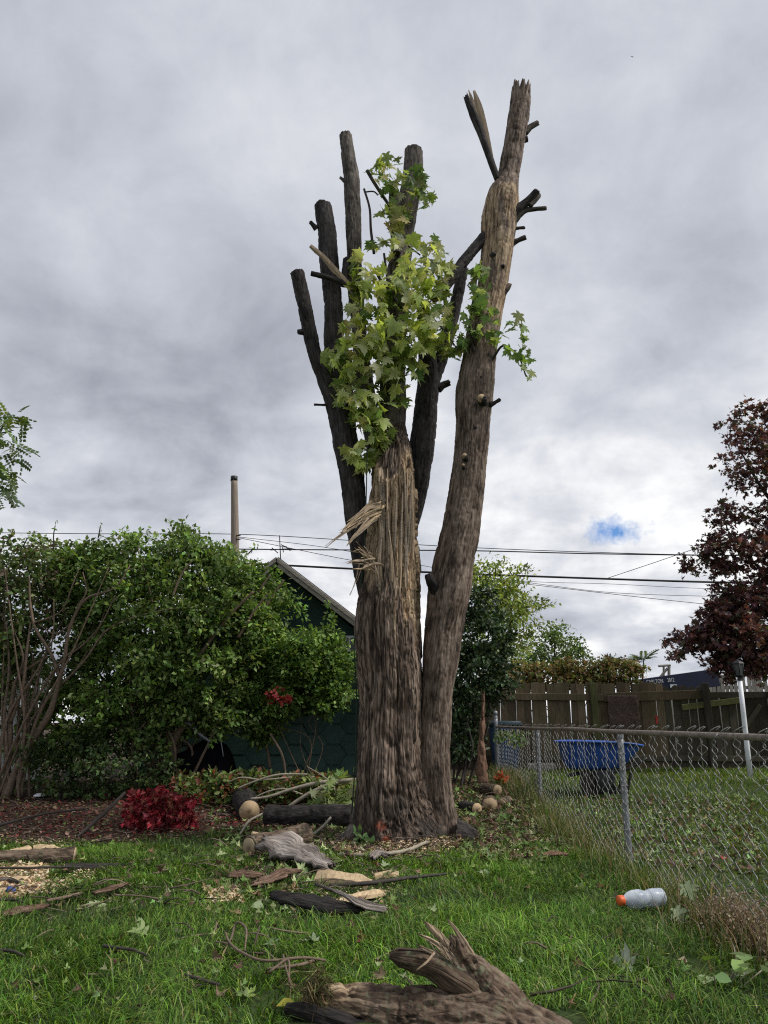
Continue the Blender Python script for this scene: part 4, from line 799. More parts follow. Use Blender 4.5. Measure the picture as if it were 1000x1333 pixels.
# ------------------------------------------------------------------ garage
def garage():
    Y = 14.6; pk = P(364, 733, Y); ev = P(540, 868, Y); hw = ev[0]-pk[0]; z0 = hz(pk[0], Y)-.05; xc = pk[0]
    T = thing('garage', 'dark green gabled garage clad in hexagonal shingles behind the bushes', 'garage', (xc, Y, z0))
    D = 6.0; e, p = ev[2]-.12, pk[2]-.12; w = hw-.12
    V = [[xc-w, Y, z0], [xc+w, Y, z0], [xc+w, Y, e], [xc, Y, p], [xc-w, Y, e]]; V = np.array(V+[[a, Y+D, c] for a, b, c in V])
    part('wall', V, [np.array([[0, 1, 6, 5], [1, 2, 7, 6], [4, 0, 5, 9]]), np.array([[0, 2, 1], [0, 4, 2], [4, 3, 2], [5, 6, 7], [5, 7, 9], [9, 7, 8]])], M_GREENW, T, smooth=False)
    sl = (pk[2]-ev[2])/hw; L = math.hypot(hw+.25, (hw+.25)*sl); an = math.atan(sl)
    for s in (1, -1):
        c = np.array([xc+s*(hw+.25)/2, Y+D/2-.1, pk[2]-(hw+.25)*sl/2+.02]); V, Fq = box(c, (L, D+.5, .07), eul(0, s*an, 0)); part('roof', V, Fq, M_ROOF, T, smooth=False)
        V, Fq = bevbox(c+np.array([0, -D/2-.28, -.075]), (L, .04, .15), .006, eul(0, s*an, 0)); part('rake_board', V, Fq, M_RAKE, T, smooth=False)
        V, Fq = bevbox(c+np.array([0, -D/2-.315, -.03]), (L+.02, .03, .07), .005, eul(0, s*an, 0)); part('rake_trim', V, Fq, M_RAKE, T, smooth=False)
    # hexagonal shingles, each a piece of its own: flat top and bottom, lower edge standing proud
    wd, hh = .46, .36; cw = wd*.75
    a = [(-.5*wd, 0), (-.25*wd, -.5*hh), (.25*wd, -.5*hh), (.5*wd, 0), (.25*wd, .5*hh), (-.25*wd, .5*hh)]
    fr = [[x*.985, -.020-(-y)*.035, y*.985] for x, y in a]; fr = [[x, -.016+y*.035, y] for x, _, y in fr]
    V = np.array(fr+[[x, 0.004, y] for x, _, y in fr]); k = np.arange(6); k2 = (k+1) % 6
    me = meshdata('shingle', V, [np.array([[0, 1, 2, 3], [0, 3, 4, 5]]), np.stack([k2, k, k+6, k2+6], -1)], M_GREEN, smooth=False)
    j = 0; x = xc-w+cw*.4
    while x < xc+w-.1:
        z = z0+.12+(hh/2 if j % 2 else 0)
        while z < e+.35:
            if z < e+(w-abs(x-xc))*sl-.1:
                o = bpy.data.objects.new('shingle', me); COL.objects.link(o); o.parent = T; o.location = (x-xc, -.012-.004*(j % 2), z-z0)
            z += hh
        x += cw; j += 1
    # small white gable window
    c = P(455, 838, Y-.04); V, Fq = bevbox(c, (.42, .05, .30), .008); f = part('window', V, Fq, M_WHITE, T, smooth=False)
    for k in range(4): V, Fq = box(c+np.array([-.15+.1*k, -.03, 0]), (.065, .012, .22)); part('pane', V, Fq, M_GLASS, f, smooth=False)
    # antenna over the ridge
    A = thing('roof_antenna', 'thin rooftop antenna standing on the garage ridge', 'antenna', (xc, Y+1, pk[2]-.2))
    q0 = P(367, 732, Y+1); q1 = P(364, 697, Y+1); V, Fs, At = tube([q0-np.array([0, 0, .25]), q1], [.012, .010], seg=7, n=4); part('mast', V, Fs, M_BLACK, A, At)
    for (x0, y0, x1, y1) in ((352, 716, 380, 714), (354, 713, 362, 720), (372, 711, 378, 717), (366, 709, 380, 716), (368, 712, 369, 719)):
        V, Fs, At = tube([P(x0, y0, Y+1), P(x1, y1, Y+1)], [.011, .011], seg=6, n=3); part('element', V, Fs, M_BLACK, A, At)
garage()

# ------------------------------------------------------------------ utility pole and overhead wires
def pole_wires():
    Y = 24.0; b = P(306, 720, Y); top = P(305, 621, Y); T = thing('utility_pole', 'plain weathered wooden utility pole rising behind the bushes', 'pole', (b[0], Y, hz(b[0], Y)))
    V, Fs, A = tube([[b[0]+.06, Y, hz(b[0], Y)-.1], b, top], [.16, .135, .105], seg=20, n=30, lump=.01); part('shaft', V, Fs, M_POLE, T, A)
    V, Fs, A = tube([top-np.array([0, 0, .14]), top+np.array([0, 0, .02])], [.115, .112], seg=20, n=3); part('cap_band', V, Fs, M_BLACK, T, A)
    for (px, py) in ((311, 697), (311, 702)): V, Fs, A = tube([P(px-3, py, Y-.1), P(px+2, py, Y-.15)], [.02, .02], seg=8, n=3); part('bolt', V, Fs, M_BLACK, T, A)
    G_ = 'overhead wires'
    def wire(lab, pts, r, Ys):
        C = np.array([P(a, b, y) for (a, b), y in zip(pts, Ys)]); V, Fs, A = tube(C, [r]*len(C), seg=6, n=70); solo('overhead_wire', lab, 'wire', V, Fs, M_WIRE, G_)
    yy = lambda n, a=24.2, b=24.2: list(np.linspace(a, b, n))
    wire('thickest black overhead cable, crossing behind both stems', [(-260, 722), (100, 727), (310, 733), (470, 741), (620, 747.5), (760, 752.5), (915, 757.5), (1250, 760)], .034, yy(8))
    wire('black overhead wire at the height of the pole foot, next above the thickest cable', [(-260, 706), (100, 712), (330, 715), (470, 716), (620, 717), (760, 720.5), (890, 722.5), (1250, 722)], .020, yy(8, 24.6, 24.6))
    wire('thin wire tied to the utility pole, uppermost of the overhead wires', [(-260, 690), (150, 695), (311, 695.5), (480, 705), (560, 710), (640, 714), (760, 718.5), (890, 722), (1250, 718)], .012, yy(9, 24.0, 24.0))
    wire('thin wire sloping down right from the pole below its tie', [(311, 700), (380, 714), (450, 728), (560, 745), (700, 762), (915, 786), (1200, 810)], .010, yy(7, 24.0, 26))
    wire('thin sagging wire, second lowest on the right', [(311, 699), (420, 712), (560, 738), (640, 752), (700, 760), (780, 770), (915, 776), (1200, 776)], .009, yy(8, 24.0, 27))
    wire('faint wire close under the thickest cable on the right', [(340, 735), (560, 745), (690, 757), (790, 760), (915, 766), (1200, 764)], .008, yy(6, 25, 27))
    wire('thin wire climbing to the right towards the red leaved tree', [(790, 753), (850, 733), (900, 716), (1010, 680)], .011, yy(4, 25, 25))
    b = P(823, 74, 30); B = []
    for s in (-1, 1): V, Fs, A = inst(RHOMB, np.array([b]), np.array([[s*.8, .1, .45]]), np.array([[0, 0, 1.0]]), .07, np.array([[.03, .03, .035]])); B.append((V, Fs, A))
    V, Fs, A = tube([b-np.array([.05, .02, .01]), b, b+np.array([.06, .02, .01])], [.004, .018, .006], seg=6, n=7); B.append((V, Fs, {'Col': np.full((len(V), 3), .03)}))
    V, Fs, A = cat_mesh(B); solo('flying_bird', 'tiny dark bird flying high in the grey sky', 'bird', V, Fs, M_DARKLEAF, attrs=A)
pole_wires()

# ------------------------------------------------------------------ chain-link fence
def chain_fence():
    y0, y1, zt = 3.4, 16.6, 1.275
    T = thing('chain_link_fence', 'rusty galvanised chain link fence between the two yards', 'fence', (FX, 10, hz(FX, 10)))
    ys = np.linspace(y0, y1, 9); r = rng(3)
    V, Fs, A = tube([[FX+.012*r.standard_normal(), y, zt-.015+.003*r.standard_normal()] for y in ys], [.022]*9, seg=14, n=80); part('top_rail', V, Fs, M_RUST, T, A)
    for y in (3.75, 8.0, 12.3):
        g = hz(FX, y)
        V, Fs, A = tube([[FX+.03, y, g-.1], [FX+.032, y+.01, (g+zt)/2], [FX+.03, y, zt-.04]], [.031]*3, seg=18, n=12); ps = part('post', V, Fs, M_GALV, T, A)
        V, Fq = lathe([(.034, -.05), (.034, -.01), (.028, .012), (.012, .022), (.001, .024)], 16); V = V+np.array([FX+.03, y, zt-.03]); part('rail_cap', V, Fq, M_GALV, ps)
        for z in (.35, .75, 1.05):
            V, Fs, A = tube([[FX-.012, y-.045, z], [FX+.03, y-.042, z+.005], [FX+.07, y, z]], [.003]*3, seg=6, n=8); part('tie', V, Fs, M_WIREG, ps, A)
    g = hz(FX, 16.6); V, Fs, A = tube([[FX, 16.6, g-.1], [FX, 16.6, 1.46]], [.045, .045], seg=16, n=8); ps = part('corner_post', V, Fs, M_GALV, T, A)
    V, Fq = lathe([(.05, -.03), (.05, 0), (.03, .02), (.045, .05), (.05, .075), (.035, .11), (.001, .125)], 16); V = V+np.array([FX, 16.6, 1.46]); part('post_cap', V, Fq, M_GALV, ps)
    # the woven wires: each one a zigzag from the ground to above the rail
    W_, pit = .115, .10
    for v in range(4):
        n = 26; pts = []; rv = rng(60+v)
        for k in range(n+1):
            pts.append([.006*(1 if k % 2 else -1)+.004*rv.standard_normal(), (W_*.56 if k % 2 else -W_*.56)+.008*rv.standard_normal(), .01+k*pit/2+.004*rv.standard_normal()])
        pts.append([.02, pts[-1][1]+.03*(1 if v % 2 else -1), pts[-1][2]+.015]); pts.append([-.01, pts[-1][1]+.02*(-1)**v, pts[-1][2]-.03])
        V, Fs, A = tube(pts, [.0029]*len(pts), seg=4, n=110)
        if v == 0: MW = []
        MW.append(meshdata('wire', V, Fs, M_WIREG, A))
    y = y0; k = 0
    while y < y1-.05:
        o = bpy.data.objects.new('wire', MW[k % 4]); COL.objects.link(o); o.parent = T
        g = hz(FX, y); o.location = (.0, y-10, g-hz(FX, 10)-(pit/2 if k % 2 else 0)); o.scale = (1, 1, (zt+.04-g)/1.315); o.rotation_euler = (.02*r.standard_normal(), .012*r.standard_normal(), 0)
        y += W_; k += 1
chain_fence()

# ------------------------------------------------------------------ wooden board fence at the back
def picket_mesh(w, h, top, mt, sd):
    r = rng(sd); q = 5 if top else 2; xs = np.linspace(-1, 1, 7)
    prof = [(-w/2, 0), (w/2, 0)]+[(w/2*x, h-(.05*(x*x) if top else .012*r.random())) for x in xs[::-1]]
    pr = np.array(prof); n = len(pr); th = .02
    V = np.concatenate([np.column_stack([pr[:, 0], np.full(n, -th/2), pr[:, 1]]), np.column_stack([pr[:, 0], np.full(n, th/2), pr[:, 1]])])
    k = np.arange(n); k2 = (k+1) % n; F3 = [[0, i, i+1] for i in range(1, n-1)]; F3 = np.array(F3); B = F3[:, ::-1]+n
    return meshdata('picket', V, [np.concatenate([F3, B]), np.stack([k2, k, k+n, k2+n], -1)], mt, smooth=False)
def board_fence():
    Y = 17.6; r = rng(13)
    xa, xb, xc = P(575, 900, Y)[0], P(792, 900, Y)[0], P(1060, 900, Y)[0]
    T = thing('board_fence', 'old mossy brown board fence closing off the back of the yard', 'fence', (xb, Y, hz(xb, Y)))
    g0 = hz(xb, Y); mA = [picket_mesh(.172, 1.86, False, M_PICK, s) for s in range(3)]; mB = [picket_mesh(.168, 1.80, True, M_PICKD, s) for s in range(3)]
    x = xa; k = 0
    while x < xc:
        dark = x > P(834, 900, Y)[0]+.05 and True; m = mB if x > P(860, 900, Y)[0] else mA
        gap = .1715+(.010*r.random() if r.random() < .22 else 0)+(.007*r.random() if x > xb else 0)
        o = bpy.data.objects.new('picket', m[k % 3]); COL.objects.link(o); o.parent = T; zt = .05*math.sin(k*1.7)*.4
        zt += -.22*sstep(P(815, 0, Y)[0], P(838, 0, Y)[0], x)+.05*sstep(P(885, 0, Y)[0], P(900, 0, Y)[0], x)
        o.location = (x-xb, .006*r.standard_normal(), zt-.02); o.rotation_euler = (.01*r.standard_normal(), .008*r.standard_normal(), .03*r.standard_normal()); x += gap; k += 1
    def rail(pa, pb, h, d, mt, yo, nm='rail', dp=.05):
        A_, B_ = P(*pa, Y+yo), P(*pb, Y+yo); c = (A_+B_)/2; L = np.linalg.norm(B_-A_); an = -math.atan2(B_[2]-A_[2], B_[0]-A_[0])
        V, Fq = bevbox(c, (L, dp, h), .008, eul(0, an, 0)); return part(nm, V, Fq, mt, T, smooth=False)
    rail((590, 906), (786, 908), .15, 0, M_PICK, -.05); rail((592, 986), (1040, 988), .12, 0, M_PICKD, -.05); rail((786, 908), (915, 904), .20, 0, M_PICK, -.055); rail((916, 905), (1060, 904), .14, 0, M_PICKD, -.05)
    rail((888, 921), (968, 911), .13, 0, M_MOSSY, -.10, 'loose_board'); rail((968, 950), (990, 918), .10, 0, M_PICKD, -.10, 'brace')
    for px, mt in ((772, M_MOSSY), (640, M_PICK), (918, M_PICKD), (1012, M_PICKD)):
        q = P(px, 900, Y-.11); V, Fq = bevbox((q[0], Y-.13, g0+.9), (.14, .11, 1.86), .01); part('post', V, Fq, mt, T, smooth=False)
    a, b = P(790, 905, Y-.16), P(834, 953, Y-.16); u, v = np.meshgrid(np.linspace(0, 1, 22), np.linspace(0, 1, 22)); X = a[0]+(b[0]-a[0])*u+.018*vn2(u*0, v, 9); Z = a[2]+(b[2]-a[2])*v-.03*vn2(u, v*0, 8)*v; Yy = Y-.165-.012*vn2(u, v, 6); n_ = 22*22
    V = np.concatenate([np.stack([X, Yy, Z], -1).reshape(-1, 3), np.stack([X, Yy+.012, Z], -1).reshape(-1, 3)]); i_ = np.arange(21)[:, None]*22; j_ = np.arange(21)[None]; q_ = np.stack([i_+j_, i_+22+j_, i_+23+j_, i_+1+j_], -1).reshape(-1, 4); rim = list(range(0, 22))+[22*k+21 for k in range(1, 22)]+[21*22+k for k in range(20, -1, -1)]+[22*k for k in range(20, 0, -1)]; rim = np.array(rim); r2 = np.roll(rim, -1)
    Fs = np.concatenate([q_, q_[:, ::-1]+n_, np.stack([rim, r2, r2+n_, rim+n_], -1)]); A = {}
    part('brown_mat', V, Fs, M_CARPET, T, A, label='ragged brown mat nailed over the boards')
    c = P(855, 937, Y-.03); V, Fq = bevbox(c, (.05, .02, .17), .004); part('paint_drip', V, Fq, M_STAIN, T, smooth=False)
    # taller grey picket fence one yard further back
    Y2 = 23.0; x0, x1 = P(905, 890, Y2)[0], P(1070, 890, Y2)[0]; g = hz(x0, Y2)
    T2 = thing('picket_fence', 'pale grey narrow picket fence beyond the board fence at right', 'fence', (x0, Y2, g)); zt = P(940, 879, Y2)[2]
    m = [picket_mesh(.105, zt-g+.05*q, False, M_PICKG, 20+q) for q in range(3)]; x = P(872, 890, Y2)[0]; k = 0
    while x < x1:
        o = bpy.data.objects.new('picket', m[k % 3]); COL.objects.link(o); o.parent = T2; o.location = (x-x0, .005*r.standard_normal(), -.12*sstep(x0+.4, x0-.8, x)+.10*sstep(x0, x1, x)); o.rotation_euler = (0, .01*r.standard_normal(), 0); x += .128; k += 1
    V, Fq = bevbox(((x0+x1)/2-.3, Y2+.05, zt-.35), (x1-x0+1.2, .05, .1), .006); part('rail', V, Fq, M_PICKG, T2, smooth=False)
    # navy hoarding with lettering, and the trestle standing by it
    Y3 = 21.0; a, b = P(838, 891, Y3), P(925, 879, Y3); an = -math.atan2(b[2]-a[2], b[0]-a[0]); c = (a+b)/2
    S = thing('name_board', 'long navy board with white lettering showing over the back fence', 'sign', (c[0], Y3, hz(c[0], Y3)))
    V, Fq = bevbox(c+np.array([0, 0, -.08]), (np.linalg.norm(b-a)+.4, .06, .46), .01, eul(0, an, 0)); bd = part('board', V, Fq, M_NAVY, S, smooth=False)
    for px in (846, 915): q = P(px, 895, Y3+.08); V, Fq = bevbox((q[0], Y3+.08, (q[2]+hz(q[0], Y3))/2), (.1, .08, q[2]-hz(q[0], Y3)+.1), .008); part('post', V, Fq, M_NAVY, S, smooth=False)
    def text(s, px, py, size, mt):
        cu = bpy.data.curves.new('lettering', 'FONT'); cu.body = s; cu.size = size; cu.extrude = .004; cu.space_character = 1.06
        to = bpy.data.objects.new('tmp', cu); COL.objects.link(to); bpy.context.view_layer.update(); me = bpy.data.meshes.new_from_object(to.evaluated_get(bpy.context.evaluated_depsgraph_get())); COL.objects.unlink(to); bpy.data.objects.remove(to)
        me.name = 'lettering'; me.materials.clear(); me.materials.append(mt); o = bpy.data.objects.new('lettering', me); COL.objects.link(o); o.parent = bd
        q = P(px, py, Y3-.045)-offs(S); o.location = tuple(q); o.scale = (.62, 1, 1); o.rotation_euler = (math.pi/2, an*.55, 0); OFF[o.name] = offs(S)
    text('CARLTON', 842, 890.5, .15, M_LET); text('2012', 869, 888, .15, M_LET)
    V, Fq = bevbox(P(877, 893.5, Y3-.05), (.18, .02, .09), .004); part('white_panel', V, Fq, M_LET, bd, smooth=False)
    Y4 = 25.0; t0 = P(868, 884, Y4); K = thing('timber_trestle', 'grey timber trestle with a diagonal brace beyond the vines', 'trestle', (t0[0], Y4, hz(t0[0], Y4)))
    def bar(p, q, w, nm):
        p, q = P(*p, Y4), P(*q, Y4); V, Fs, A = tube([p, q], [w, w], seg=4, n=2); part(nm, V, Fs, M_PICKG, K, A, smooth=False)
    bar((864, 866), (865, 960), .035, 'leg'); bar((871, 867), (871, 960), .05, 'leg'); bar((869, 870), (855, 887), .04, 'brace'); bar((857, 867), (873, 866), .035, 'beam'); bar((864, 884), (872, 883), .03, 'beam')
    Y5 = 27.0; c = P(921, 884, Y5); D_ = thing('garden_shed', 'low dark roofed shed just showing over the grey pickets', 'shed', (c[0], Y5, hz(c[0], Y5)))
    zt = P(0, 879, Y5)[2]; gg = hz(c[0], Y5)
    V, Fq = box((c[0], Y5+.6, (zt+gg)/2-.1), (.95, 1.2, zt-gg-.2), None); part('wall', V, Fq, M_NAVY, D_, smooth=False)
    V, Fq = bevbox((c[0], Y5+.6, zt-.1), (1.15, 1.5, .2), .03); part('roof', V, Fq, M_BLACK, D_, smooth=False)
board_fence()

# ------------------------------------------------------------------ lamp post, wheelbarrow, bins
def lamp():
    b = G(977, 1013); Y = b[1]; top = P(963, 884, Y); ht = P(963, 859, Y)[2]; x = b[0]
    T = thing('lamp_post', 'white garden lamp post with a black lantern at the right', 'lamp', b)
    sc = (ht-top[2])/.42; dx = top[0]-b[0]
    V, Fs, A = tube([[x, Y, b[2]-.05], [x+dx, Y, top[2]-.02]], [.048, .042], seg=20, n=4); part('post', V, Fs, M_WHITE, T, A)
    q = np.array([top[0], Y, top[2]])
    V, Fq = lathe([(.045, -.03), (.05, .0), (.03, .02), (.075*sc, .055*sc), (.10*sc, .075*sc), (.10*sc, .085*sc), (.001, .085*sc)], 20); part('lantern_base', V+q, Fq, M_BLACK, T)
    z0, z1, r0, r1 = .085*sc, .33*sc, .085*sc, .115*sc
    for k in range(6):
        a0, a1 = math.pi/3*k+.3, math.pi/3*(k+1)+.3; f = lambda a, r, z: q+np.array([r*math.cos(a), r*math.sin(a), z])
        V = np.array([f(a0, r0, z0), f(a1, r0, z0), f(a1, r1, z1), f(a0, r1, z1)]); c = q+np.array([0, 0, (z0+z1)/2]); Vi = c+(V-c)*.95
        part('pane', np.concatenate([V, Vi]), np.array([[0, 1, 2, 3], [7, 6, 5, 4], [0, 4, 5, 1], [1, 5, 6, 2], [2, 6, 7, 3], [3, 7, 4, 0]]), M_GLASS, T, smooth=False)
        V, Fs, A = tube([f(a0, r0+.003, z0), f(a0, r1+.003, z1)], [.008, .008], seg=5, n=2); part('frame_bar', V, Fs, M_BLACK, T, A)
    V, Fq = lathe([(.13*sc, .325*sc), (.135*sc, .335*sc), (.12*sc, .36*sc), (.06*sc, .40*sc), (.025*sc, .41*sc), (.02*sc, .43*sc), (.001, .44*sc)], 6); V = V@eul(0, 0, .3).T; part('lantern_roof', V+q, Fq, M_BLACK, T, smooth=False)
lamp()
def barrow():
    g = G(780, 1036); Y = g[1]; T = thing('wheelbarrow', 'blue tub wheelbarrow parked on the grass behind the chain link fence', 'wheelbarrow', g)
    L, R = P(722, 967, Y), P(836, 974, Y); cx = (L[0]+R[0])/2; wx = (R[0]-L[0])/2; zt = L[2]; zb = P(0, 1001, Y)[2]; n = 36; a = np.linspace(0, 2*math.pi, n, endpoint=False)
    def loop(ax, ay, z, sh=0, e=3.0): 
        c, s = np.cos(a), np.sin(a); return np.column_stack([cx+sh+ax*np.sign(c)*np.abs(c)**(2/e), Y+ay*np.sign(s)*np.abs(s)**(2/e), np.full(n, z) if np.isscalar(z) else z])
    tilt = -.03*np.cos(a)+.035*np.sin(a)*0; hump = .05*(1-np.cos(a)**2)
    lps = [loop(.33, .16, zb, -.12), loop(.43, .21, zb+.03, -.10), loop(.50, .25, zb+.1, -.07), loop(wx*.90, .33, zt-.055+tilt), loop(wx*.95, .36, zt-.02+tilt+hump*.6), loop(wx, .38, zt-.028+tilt+hump*.6), loop(wx*1.0, .385, zt+.0+tilt+hump*.6), loop(wx*.95, .355, zt+.004+tilt+hump*.6), loop(wx*.87, .31, zt-.06+tilt), loop(.44, .22, zb+.06, -.1), loop(.3, .14, zb+.03, -.12)]
    V = np.concatenate(lps); m = len(lps); i = np.arange(m-1)[:, None]*n; j = np.arange(n)[None]; j2 = (j+1) % n
    Fq = np.stack([i+j, i+j2, i+n+j2, i+n+j], -1).reshape(-1, 4); V = np.concatenate([V, [[cx-.12, Y, zb+.03], [cx-.12, Y, zb]]]); k = len(V)
    ca = np.stack([np.full(n, k-2), (m-1)*n+np.arange(n), (m-1)*n+(np.arange(n)+1) % n], -1); cb = np.stack([np.full(n, k-1), (np.arange(n)+1) % n, np.arange(n)], -1)
    part('tub', V, [Fq, np.concatenate([ca, cb])], M_BLUE, T)
    for s in (-1, 1):
        V, Fs, A = tube([[cx+wx*.98, Y+s*.24, zt-.22], [cx+.3, Y+s*.22, zb-.01], [cx-.25, Y+s*.10, zb-.05], [cx-.5, Y+s*.05, zb-.10]], [.02]*4, seg=8, n=24); part('handle', V, Fs, M_BLACK, T, A)
        V, Fs, A = tube([[cx+.10, Y+s*.2, zb], [cx+.14, Y+s*.21, (zb+g[2])/2], [cx+.28, Y+s*.22, g[2]+.02], [cx+.42, Y+s*.22, zb-.02]], [.02]*4, seg=8, n=24); part('leg', V, Fs, M_BLACK, T, A)
        V, Fq = bevbox((cx+.02, Y+s*.2, (zb+g[2])/2+.02), (.30, .03, (zb-g[2])*.9), .01); part('leg_plate', V, Fq, M_BLACK, T)
    c = np.array([cx-.16, Y-.10, g[2]+.20]); t = np.linspace(0, 2*math.pi, 28, endpoint=False); pr = np.linspace(0, 2*math.pi, 10, endpoint=False)
    V = np.array([[(.145+.055*math.cos(p))*math.cos(u), .055*math.sin(p), (.145+.055*math.cos(p))*math.sin(u)] for u in t for p in pr])+c; i = np.arange(28)[:, None]; j = np.arange(10)[None]
    wh = part('wheel', V, np.stack([i*10+j, i*10+(j+1) % 10, (i+1) % 28*10+(j+1) % 10, (i+1) % 28*10+j], -1).reshape(-1, 4), M_TYRE, T)
    V, Fs, A = disc(c-np.array([0, .03, 0]), (0, -1, 0), .10, 20, 0, thick=.02); part('rim', V, Fs, M_TYRE, wh, A)
barrow()
def bins():
    Y = 17.05; g = P(656, 1001, Y); x = P(657, 970, Y)[0]; z = hz(x, Y); T = thing('rubbish_bin', 'blue wheeled rubbish bin with dark teal lid by the corner post', 'bin', (x, Y, z)); zt = P(0, 946, Y)[2]
    w0, w1 = .23, .29; V = np.array([[x-w0, Y-w0, z], [x+w0, Y-w0, z], [x+w0, Y+w0, z], [x-w0, Y+w0, z], [x-w1, Y-w1, zt], [x+w1, Y-w1, zt], [x+w1, Y+w1, zt], [x-w1, Y+w1, zt]]); part('body', V, BOXF, M_BLUEBIN, T, smooth=False)
    V, Fq = bevbox((x, Y-.02, zt+.06), (.66, .68, .12), .03); part('lid', V, Fq, M_LID, T); V, Fq = bevbox((x, Y-w1-.02, zt-.05), (.5, .05, .05), .01); part('handle', V, Fq, M_BLUEBIN, T)
    for s in (-1, 1): V, Fs, A = disc((x+s*.22, Y+.27, z+.1), (s, 0, 0), .1, 16, 0, thick=.05); part('wheel', V, Fs, M_TYRE, T, A)
    Y = 18.4; c = P(592, 948, Y); z = hz(c[0], Y); T = thing('storage_chest', 'pale grey chest with a navy lid half hidden right of the trunk', 'chest', (c[0], Y, z)); zt = P(0, 936, Y)[2]
    V, Fq = bevbox((c[0], Y, (zt+z)/2), (.7, .5, zt-z), .02); part('body', V, Fq, M_GREYW, T); V, Fq = bevbox((c[0], Y-.02, zt+.13), (.78, .58, .26), .03); part('lid', V, Fq, M_NAVY, T)
    # concrete edging by the barrow
    Y = 16.9
    for px, w in ((704, 30), (737, 0)):
        if not w: continue
        a, b = P(686, 994, Y), P(722, 995, Y); c = (a+b)/2; V, Fq = bevbox((c[0], Y, hz(c[0], Y)+.06), (b[0]-a[0], .2, .16), .02); solo('concrete_kerb', 'short pale concrete block on the grass beside the wheelbarrow', 'block', V, Fq, M_BRICK, smooth=False)
bins()

# ------------------------------------------------------------------ shrubs and trees
def shrub(name, label, base, poly, Y, th, n, per, cr, size, cols, seed, stems, mat=M_LEAF, tm=RHOMB, cat='bush', smat=M_TWIG, nst=14, srad=.03, hollow=0, spr=0, ymx=760, **kw):
    r = rng(seed); T = thing(name, label, cat, base); C = clumps(poly, Y, th, n, r)
    if hollow: C = C[vn(C*np.array([1.5, 1.1, 1.7])+seed*3.3, 1.0) > -hollow]
    if spr: C = np.concatenate([C, sprigs(poly, Y, spr, r, ymx)])
    V, Fs, A = foliage(C, per, cr, size, cols, r, tm, **kw); part('foliage', V, Fs, mat, T, A, kind='stuff')
    for k in range(nst):                               # inner stems reaching up into the leaf clumps
        c = C[r.integers(0, len(C))]; b = np.array(base)+np.array([r.uniform(-.35, .35), r.uniform(-.2, .3), 0]); b[2] = hz(b[0], b[1])-.03
        m1 = b+(c-b)*.35+np.array([0, 0, .25])+.12*r.standard_normal(3); m2 = b+(c-b)*.7+np.array([0, 0, .2])+.12*r.standard_normal(3)
        V, Fs, A = tube([b, m1, m2, c], [srad, srad*.7, srad*.45, srad*.15], seg=7, n=16, lump=.1, seed=seed+k); part('stem', V, Fs, smat, T, A)
    for rw in stems:
        V, Fs, A = pxlimb(rw, seg=10, n=40, lump=.08, seed=seed); part('stem', V, Fs, smat, T, A)
    return T, C
BG = [(.10, .175, .036), (.14, .235, .05), (.19, .295, .07), (.065, .115, .03), (.25, .34, .105), (.16, .21, .09)]
